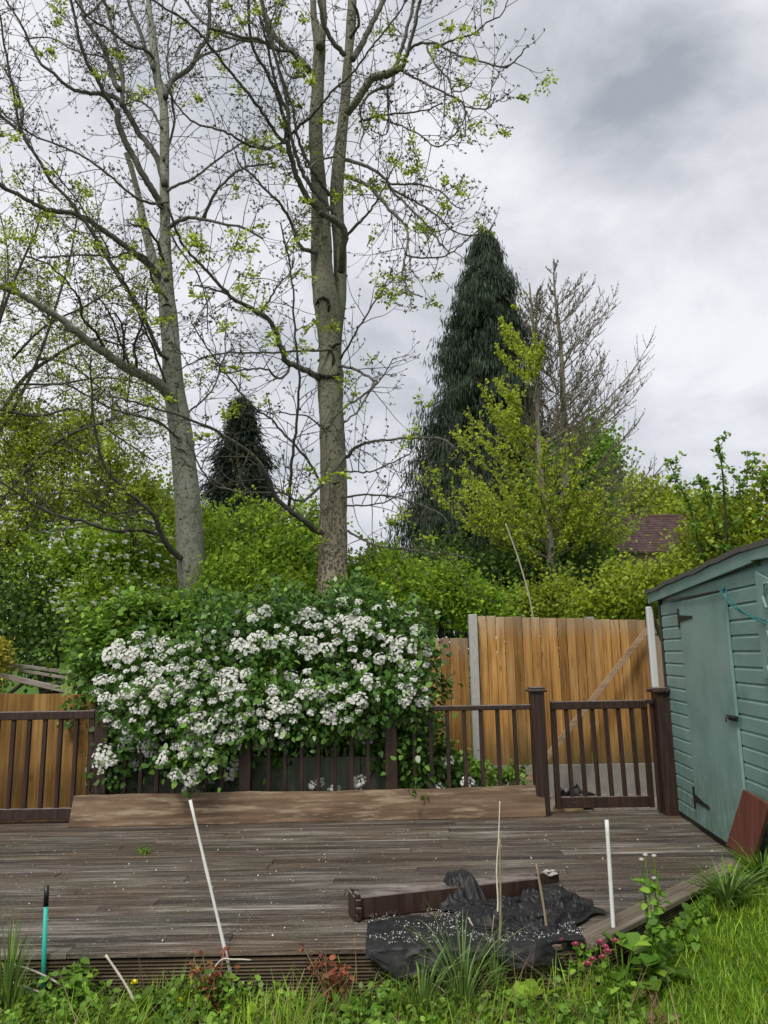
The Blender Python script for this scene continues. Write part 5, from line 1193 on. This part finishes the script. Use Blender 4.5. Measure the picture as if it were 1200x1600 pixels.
# ================================================================ foreground bed and lawn
def gz(x, y): return hgt(x, y)
def blades(n, xf, yf, hh, wd, mat_name, name, lean=.5, cond=None, seed=3, **t):
    g_ = np.random.default_rng(seed); x = g_.uniform(*xf, n); y = g_.uniform(*yf, n)
    if cond is not None: k = np.array([cond(a, b) for a, b in zip(x, y)]); x, y = x[k], y[k]
    n = len(x); z = np.array([gz(a, b) for a, b in zip(x, y)]); h = g_.uniform(*hh, n)*(1+.35*np.sin(x*7+y*3)*np.sin(y*9)); a = g_.uniform(0, 2*math.pi, n); ln = g_.uniform(.1, lean, n)*h; w = g_.uniform(.7, 1.3, n)*wd
    dx, dy = np.cos(a), np.sin(a); bx, by = -dy, dx; V = []
    for f, wf_ in ((0, 1), (.45, .85), (.8, .5)):
        cxx = x+dx*ln*f*f*1.3; cyy = y+dy*ln*f*f*1.3; zz = z-.01+h*(f-.12*f*f)
        V.append(np.stack([cxx-bx*w*wf_, cyy-by*w*wf_, zz], 1)); V.append(np.stack([cxx+bx*w*wf_, cyy+by*w*wf_, zz], 1))
    V.append(np.stack([x+dx*ln*1.3, y+dy*ln*1.3, z+h*.9], 1)); V.append(np.stack([x+dx*ln*1.3+.0005, y+dy*ln*1.3, z+h*.9], 1))
    V = np.stack(V, 1).reshape(-1, 3); b = np.arange(n)*8
    Fc = np.concatenate([np.stack([b, b+1, b+3, b+2], 1), np.stack([b+2, b+3, b+5, b+4], 1), np.stack([b+4, b+5, b+7, b+6], 1)])
    return from_np(name, V, Fc, M[mat_name], None, **t)
def dline(x): return DF if x < DI[0] else DF+(x-DI[0])*(DJ[1]-DI[1])/(DJ[0]-DI[0])
def lawn_ok(a, b): return b < dline(a)-.10 and (a > .55+.25*math.sin(b*5) or b < 3.72+.1*math.sin(a*6))
blades(62000, (-.2, 4.2), (2.9, 5.9), (.03, .07), .0030, 'grass', 'lawn_grass', .9, lawn_ok, 3, kind='stuff')
blades(5200, (.5, 3.4), (3.2, 5.9), (.07, .17), .0032, 'grass', 'long_grass', .8, lambda a, b: lawn_ok(a, b) and b > dline(a)-.42-.15*math.sin(a*8), 4, kind='stuff')
blades(5200, (-2.3, 1.2), (3.3, 4.12), (.08, .24), .0030, 'grass', 'bed_grass', .8, lambda a, b: math.sin(a*9)+math.sin(a*23+b*8) > -.4, 5, kind='stuff')
blades(700, (-2.3, 1.3), (3.3, 4.12), (.10, .30), .0022, 'dryleaf', 'dry_stalks', 1.2, None, 6, kind='stuff')
blades(5000, (-.2, 4.0), (2.9, 5.9), (.02, .05), .003, 'dryleaf', 'lawn_thatch', 1.3, lawn_ok, 7, kind='stuff')
# broad leaved ground cover
def cover(n, xf, yf, hh, size, mat, name, seed, cond=None, per=9, shape=LEAF6, flat=.6):
    g_ = np.random.default_rng(seed); x = g_.uniform(*xf, n); y = g_.uniform(*yf, n)
    if cond is not None: k = np.array([cond(a, b) for a, b in zip(x, y)]); x, y = x[k], y[k]
    n = len(x); H = g_.uniform(*hh, n)*(1+.4*np.sin(x*5.1)*np.cos(x*2.3+1)); z = np.array([gz(a, b) for a, b in zip(x, y)])
    t = g_.random((n, per))**.7; lx = g_.normal(size=n)*.25; P = np.stack([(x[:, None]+lx[:, None]*H[:, None]*t), np.repeat(y[:, None], per, 1), z[:, None]+H[:, None]*t], 2).reshape(-1, 3)
    P += g_.normal(size=P.shape)*np.array([.014, .014, .008])
    out2 = rdir(len(P)); out2[:, 2] = .25; V, Fc = leaves(P, size, .05, .95, out2, shape, flat); from_np(name, V, Fc, mat, None, kind='stuff')
    mb = MB()
    for i in range(n):
        mb.tube([(x[i], y[i], z[i]-.01), (x[i]+lx[i]*H[i], y[i], z[i]+H[i])], [.003, .0015], 3, False)
    return mb
mb = cover(1500, (-2.4, 1.15), (3.25, 4.10), (.04, .17), .032, M['weed'], 'ground_cover', 11, lambda a, b: math.sin(a*4+1)+math.sin(b*11+a*7) > -1.1)
mb.build('weed_stalks', M['weed'], None, kind='stuff')
mb = cover(200, (-2.4, .9), (3.3, 4.0), (.04, .12), .05, M['mid'], 'low_foliage', 13, None, 6); mb.build('foliage_stalks', M['weed'], None, kind='stuff')
mb = cover(420, (-2.4, 1.3), (3.3, 4.12), (.002, .02), .05, M['dryleaf'], 'leaf_litter', 14, None, 5, flat=.85)
mb = cover(380, (1.0, 2.75), (3.9, 5.75), (.04, .13), .05, M['weed'], 'edge_weeds', 15, lambda a, b: dline(a)-.35 < b < dline(a)-.05, 9)

def plant(name, lab, cat, x, y, spec, seed, group=None):
    """spec: list of (kind, count, height, spread, size, material)"""
    root = empty(name, (x, y, gz(x, y)), lab, cat, group); g_ = random.Random(seed); z0 = gz(x, y)-.01
    for (kind, n, H, sp_, sz, mat) in spec:
        mb = MB(); P = []; D = []
        if kind == 'blade':
            for i in range(n):
                a = g_.random()*6.283; h = H*g_.uniform(.55, 1.1); l = sp_*g_.uniform(.3, 1.1); w = sz*g_.uniform(.7, 1.2); d_ = Vector((math.cos(a), math.sin(a)*.8, 0)); sdv = Vector((-d_.y, d_.x, 0)); b0 = Vector((x, y, z0))+d_*g_.uniform(0, .03); m = 7; vs = []
                bend = g_.uniform(.3, 1.15)
                for s_ in range(m+1):
                    f = s_/m; c = b0+d_*l*(f**1.6)+Vector((0, 0, h*(f-bend*.45*f**3))); ww = w*(1-f**2.5)*(.6+.8*f if f < .5 else 1.0); vs += [c-sdv*ww+Vector((0, 0, ww*.6)), c, c+sdv*ww+Vector((0, 0, ww*.6))]
                mb.add(vs, [f_ for s_ in range(m) for f_ in ((s_*3, s_*3+1, s_*3+4, s_*3+3), (s_*3+1, s_*3+2, s_*3+5, s_*3+4))])
            mb.build('leaf_blades', mat, root, True)
        elif kind in ('stem', 'bush'):
            for i in range(n):
                a = g_.random()*6.283; l = sp_*g_.uniform(0, 1); h = H*g_.uniform(.6, 1.05); q = Vector((x, y, z0)); e_ = q+Vector((math.cos(a)*l, math.sin(a)*l*.7, h)); m_ = q.lerp(e_, .5)+Vector((0, 0, h*.06)); pth = smooth_path([q, m_, e_], 4); mb.tube(pth, [.004*(1-.07*k) for k in range(len(pth))], 5, False)
                for k in range(int(5+H*28)):
                    f = g_.uniform(.15, 1); p = pth[min(len(pth)-1, int(f*(len(pth)-1)+.5))]; P.append((p+Vector((g_.gauss(0, .006), g_.gauss(0, .006), g_.gauss(0, .012))))); D.append(Vector((g_.gauss(0, 1), g_.gauss(0, 1), .15)).normalized())
            mb.build('stems', M['weed'] if kind == 'stem' else M['twig'], root, True)
            V, Fc = leaves(np.array([tuple(p) for p in P]), sz, .1, .85, np.array([tuple(d_) for d_ in D])*2.5, LEAF6, .55); from_np('foliage', V, Fc, mat, root)
        elif kind == 'rosette':
            for i in range(n):
                a = g_.random()*6.283; d_ = Vector((math.cos(a), math.sin(a), 0)); P.append(Vector((x, y, z0+H*g_.uniform(.1, 1)))+d_*sp_*g_.uniform(.1, .7)); D.append(d_+Vector((0, 0, .5)))
                mb.tube([(x, y, z0), tuple(P[-1])], [.004, .003], 4, False)
            mb.build('stems', M['weed'], root, True)
            V, Fc = leaves(np.array([tuple(p) for p in P]), sz, .05, 1.0, np.array([tuple(d_) for d_ in D])*3, LEAF6, .7); from_np('foliage', V, Fc, mat, root)
        elif kind == 'bloom':
            for i in range(n):
                a = g_.random()*6.283; c = Vector((x+math.cos(a)*sp_*g_.random(), y+math.sin(a)*sp_*g_.random()-.01, z0+H*g_.uniform(.7, 1.05)))
                mb2 = MB()
                for r_ in range(2):
                    for k in range(8):
                        an = k*math.pi/4+r_*.4; ax = Vector((math.cos(an), math.sin(an)*.8, .45+.6*r_)).normalized(); sdv = ax.cross(Vector((0, 0, 1))).normalized(); mb2.add([c, c+ax*sz*.6+sdv*sz*.25, c+ax*sz, c+ax*sz*.6-sdv*sz*.25], [(0, 1, 2, 3)])
                mb2.build('flower', mat, root); mb.tube([(x, y, z0), (c.x+.01, c.y+.01, c.z-H*.4), tuple(c)], .0022, 4, False)
            mb.build('flower_stems', M['weed'], root, True)
    return root
def fpt(px, py, z=-.2): return atZ(px, py, z)
grp = 'grass clumps in the bed'
def pl(name, lab, cat, px, py, spec, seed, z=-.23): p = fpt(px, py, z); return plant(name, lab, cat, p.x, p.y, spec, seed)
pl('grass_clump', 'tall blue green grass clump at the left edge of the bed', 'grass clump', 8, 1600, [('blade', 60, .66, .16, .0055, M['grass2']), ('blade', 26, .30, .2, .006, M['weed'])], 1)
pl('grass_clump', 'tall arching grass clump in front of the black membrane', 'grass clump', 725, 1590, [('blade', 70, .62, .34, .005, M['grass2']), ('blade', 8, .22, .30, .006, M['bleached'])], 2)
pl('grass_clump', 'thin upright grass tuft just right of the arching clump', 'grass clump', 775, 1570, [('blade', 46, .52, .12, .0042, M['grass2'])], 3)
pl('grass_clump', 'small wispy grass tuft right of the white cane foot', 'grass clump', 470, 1596, [('blade', 26, .2, .12, .004, M['grass'])], 4)
pl('grass_clump', 'coarse grass tuft left of the arching clump', 'grass clump', 660, 1600, [('blade', 44, .46, .26, .006, M['grass2'])], 41)
pl('grass_clump', 'sprawling strap leaved clump beneath the deck corner by the red board', 'grass clump', 1140, 1440, [('blade', 120, .34, .32, .009, M['grass2'])], 5, -.12)
pl('grass_clump', 'strap leaved clump at the right edge beyond the deck corner', 'grass clump', 1195, 1405, [('blade', 110, .36, .28, .009, M['weed'])], 6, -.08)
pl('flowering_weed', 'tall white tipped green weed by the short white stake', 'weed', 1022, 1535, [('stem', 5, .62, .10, .05, M['weed']), ('rosette', 16, .16, .16, .10, M['weed']), ('bloom', 5, .62, .06, .018, M['petal'])], 7, -.2)
pl('flowering_weed', 'big leaved low weed right of the pink flowers', 'weed', 975, 1535, [('rosette', 20, .24, .14, .10, M['weed'])], 8, -.2)
pl('pink_flowers', 'pink flowering clump at the foot of the short white stake', 'flowers', 918, 1548, [('bush', 16, .27, .17, .038, M['weed']), ('bloom', 20, .26, .19, .024, M['pink'])], 9, -.22)
pl('red_shrub', 'small russet leaved shrub under the deck edge left of the membrane', 'shrub', 520, 1575, [('bush', 14, .30, .17, .035, M['redleaf'])], 10)
pl('red_shrub', 'small brownish green shrub beside the foot of the long white cane', 'shrub', 335, 1585, [('bush', 14, .28, .13, .035, M['redleaf']), ('bush', 10, .24, .12, .04, M['mid'])], 11)
pl('leafy_weed', 'leafy green weed left of the thin bleached stick', 'weed', 115, 1590, [('stem', 12, .27, .14, .05, M['weed'])], 12)
pl('leafy_weed', 'nettle like green weed right of the bleached stick', 'weed', 245, 1592, [('stem', 9, .20, .14, .05, M['mid'])], 121)
pl('leafy_weed', 'young ash seedling in front of the left end of the membrane', 'weed', 605, 1560, [('stem', 4, .26, .08, .05, M['weed'])], 13)
pl('leafy_weed', 'pale broad leaved weed in the bottom left corner', 'weed', 45, 1600, [('rosette', 20, .1, .16, .09, M['weed'])], 14)
pl('leafy_weed', 'broad pointed leaved weed left of the lawn edge', 'weed', 830, 1598, [('rosette', 22, .13, .16, .10, M['grass'])], 15)
pl('leafy_weed', 'low leafy weed below the russet shrub', 'weed', 560, 1600, [('rosette', 18, .10, .14, .08, M['weed'])], 16)
for i, (x_, y_, zt, lab) in enumerate(((210, 1537, 1592, 'yellow dandelion nearest the bleached stick'), (281, 1565, 1598, 'small yellow dandelion half hidden below the brownish shrub'), (848, 1488, 1560, 'yellow dandelion in front of the black membrane'), (10, 1500, 1, 'x'))[:3]):
    p = fpt(x_, zt, -.24); top = atY(x_, y_, p.y); root = empty('dandelion', tuple(p), lab, 'flower')
    MB().tube([tuple(p), tuple(top)], .0025, 5, False).build('stem', M['weed'], root); mb2 = MB()
    for r_ in range(3):
        for k in range(12):
            an = k*math.pi/6+r_*.3; ax = Vector((math.cos(an), math.sin(an)*.7-.2, .3+.45*r_)).normalized(); sdv = ax.cross(Vector((0, 0, 1))).normalized(); mb2.add([top, top+ax*.015+sdv*.004, top+ax*.02, top+ax*.015-sdv*.004], [(0, 1, 2, 3)])
    mb2.build('flower_head', M['yflower'], root)
p = atZ(225, 1333, 0); root = empty('weed_tuft', tuple(p), 'small green weed growing through the deck boards', 'weed')
P = np.array([[p.x+rng.normal()*.035, p.y+rng.normal()*.03, .01+abs(rng.normal())*.018] for _ in range(110)]); V, Fc = leaves(P, .022, 0, .8, None, LEAF4, .6); from_np('foliage', V, Fc, M['weed'], root)
# small plants behind the railing right of the bush
p = atZ(680, 1235, -.1); r_ = leafy('leafy_plant', 'green leafy plant with a few white flowers behind the railing right of the bush', 'plant', [blob(685, 1205, 7.75, 35, 32, .2), blob(740, 1215, 8.0, 25, 20, .15), blob(795, 1218, 8.2, 22, 14, .12)], 1500, .05, M['mid'], clump=8, spread=.06, stem_r=.008, shape=LEAF6)

# ---------------------------------------------------------------- canes and sticks
def cane(name, lab, cat, foot, z, tops, r0, r1, mat, mids=(), sides=7, dY=.0, knobs=0):
    f = atZ(foot[0], foot[1], z); t = atY(tops[0], tops[1], f.y+dY); P = [f-(t-f).normalized()*.06]; n = len(mids)+1
    for i, m_ in enumerate(mids): P.append(atY(m_[0], m_[1], f.y+dY*(i+1)/n))
    P.append(t); P = smooth_path([P[0]]+[f]+P[1:], 5) if mids else [P[0].lerp(t, i/12) for i in range(13)]
    n = len(P); rr_ = [(r0+(r1-r0)*i/(n-1))*(1+(.22 if knobs and i % knobs == 0 else 0)) for i in range(n)]
    o = MB().tube(P, rr_, sides).build(name, mat, None, True); return tag(o, lab, cat)
cane('garden_cane', 'long white cane leaning left across the deck up to the plank', 'cane', (372, 1572), -.24, (297, 1250), .0085, .0075, M['whitepaint'], knobs=4, dY=.09)
cane('garden_stake', 'short straight white stake standing in the pink flowers', 'stake', (963, 1522), -.22, (948, 1281), .0115, .0115, M['whitepaint'], dY=.05)
tk = atZ(66, 1575, -.24); tt = atY(73, 1384, tk.y); root = empty('garden_stake', tuple(tk), 'teal plastic stake with a black tip at the left', 'stake')
MB().tube([tk-Vector((0, 0, .06)), tk.lerp(tt, .86)], [.011, .011], 12).build('rod', M['tealpaint'], root, True); MB().tube([tk.lerp(tt, .83), tt], [.0125, .0125], 12).build('tip', M['bag'], root, True)
cane('bleached_stick', 'thin bleached stick leaning left in the bed at the bottom', 'stick', (224, 1600), -.22, (165, 1492), .006, .005, M['bleached'], [(200, 1545)], knobs=3)
cane('peeled_twig', 'knobbly pale twig standing upright before the membrane', 'stick', (776, 1480), -.1, (781, 1252), .006, .003, M['bleached'], [(778, 1410), (776, 1360), (779, 1310)], dY=.1, knobs=3)
cane('dark_twig', 'straight dark twig beside the knobbly pale twig', 'stick', (778, 1545), -.2, (781, 1310), .007, .005, M['twig'], [(782, 1430)], dY=.05)
cane('brown_cane', 'brown cane leaning left at the right end of the membrane', 'cane', (862, 1510), -.15, (838, 1350), .0085, .006, M['twig'], [(850, 1420)], dY=.05, knobs=4)
cane('short_stick', 'short pale bent stick lying against the membrane', 'stick', (762, 1500), -.15, (732, 1434), .005, .005, M['bleached'], [(745, 1460)])
cane('short_stick', 'thin brown stick bending right beside the short pale one', 'stick', (765, 1520), -.18, (772, 1430), .006, .004, M['twig'], [(768, 1470)])
cane('fallen_stick', 'pale stick lying low in the left corner of the bed', 'stick', (195, 1572), -.2, (15, 1505), .007, .004, M['bleached'], [(120, 1550), (60, 1520)])
cane('fallen_stick', 'second pale stick in the left corner just under the first', 'stick', (190, 1580), -.22, (20, 1535), .006, .004, M['bleached'], [(100, 1562)])
cane('fallen_stick', 'pale dry stalk crossing the riser right of the brownish shrub', 'stick', (300, 1575), -.2, (392, 1500), .004, .003, M['bleached'], [(340, 1505), (365, 1499)])
# petals and litter on the deck
n = 520; g_ = np.random.default_rng(8); x = g_.uniform(-3.4, 2.5, n); y = 4.25+(7.0-4.25)*g_.random(n)
k = np.array([b > dline(a)+.12 for a, b in zip(x, y)]); x, y = x[k], y[k]; P = np.stack([x, y, np.full(len(x), .006)], 1)
V, Fc = leaves(P, .011, 0, 1.2, None, LEAF4, .94); V[:, 2] = np.maximum(V[:, 2], .004); from_np('fallen_petals', V, Fc, M['petal'], None, kind='stuff')
n = 2000; x = g_.uniform(XM0, 1.0, n); y = DF+g_.random(n)**1.2*.52; k = np.array([mn.noise(Vector((a*5, b*9, 2)))+.25*mn.noise(Vector((a*21, b*30, 4))) > -.05 for a, b in zip(x, y)]); x, y = x[k], y[k]; P = np.stack([x, y, np.full(len(x), .026)], 1); V, Fc = leaves(P, .007, 0, 1.2, None, LEAF4, .8); from_np('grit', V, Fc, M['petal'], None, kind='stuff')
n = 700; x = g_.uniform(-3.4, 2.5, n); y = g_.uniform(4.25, 7.0, n); k = np.array([b > dline(a)+.12 for a, b in zip(x, y)]); x, y = x[k], y[k]; P = np.stack([x, y, np.full(len(x), .005)], 1)
V, Fc = leaves(P, .013, 0, .6, None, LEAF4, .94); V[:, 2] = np.maximum(V[:, 2], .004); from_np('deck_litter', V, Fc, M['dryleaf'], None, kind='stuff')
for o in COL.objects:
    if o.type == 'MESH' and o.parent is None and not o.get('kind') and not o.get('category'): print('UNTAGGED', o.name)
print('verts', sum(len(o.data.vertices) for o in COL.objects if o.type == 'MESH'))
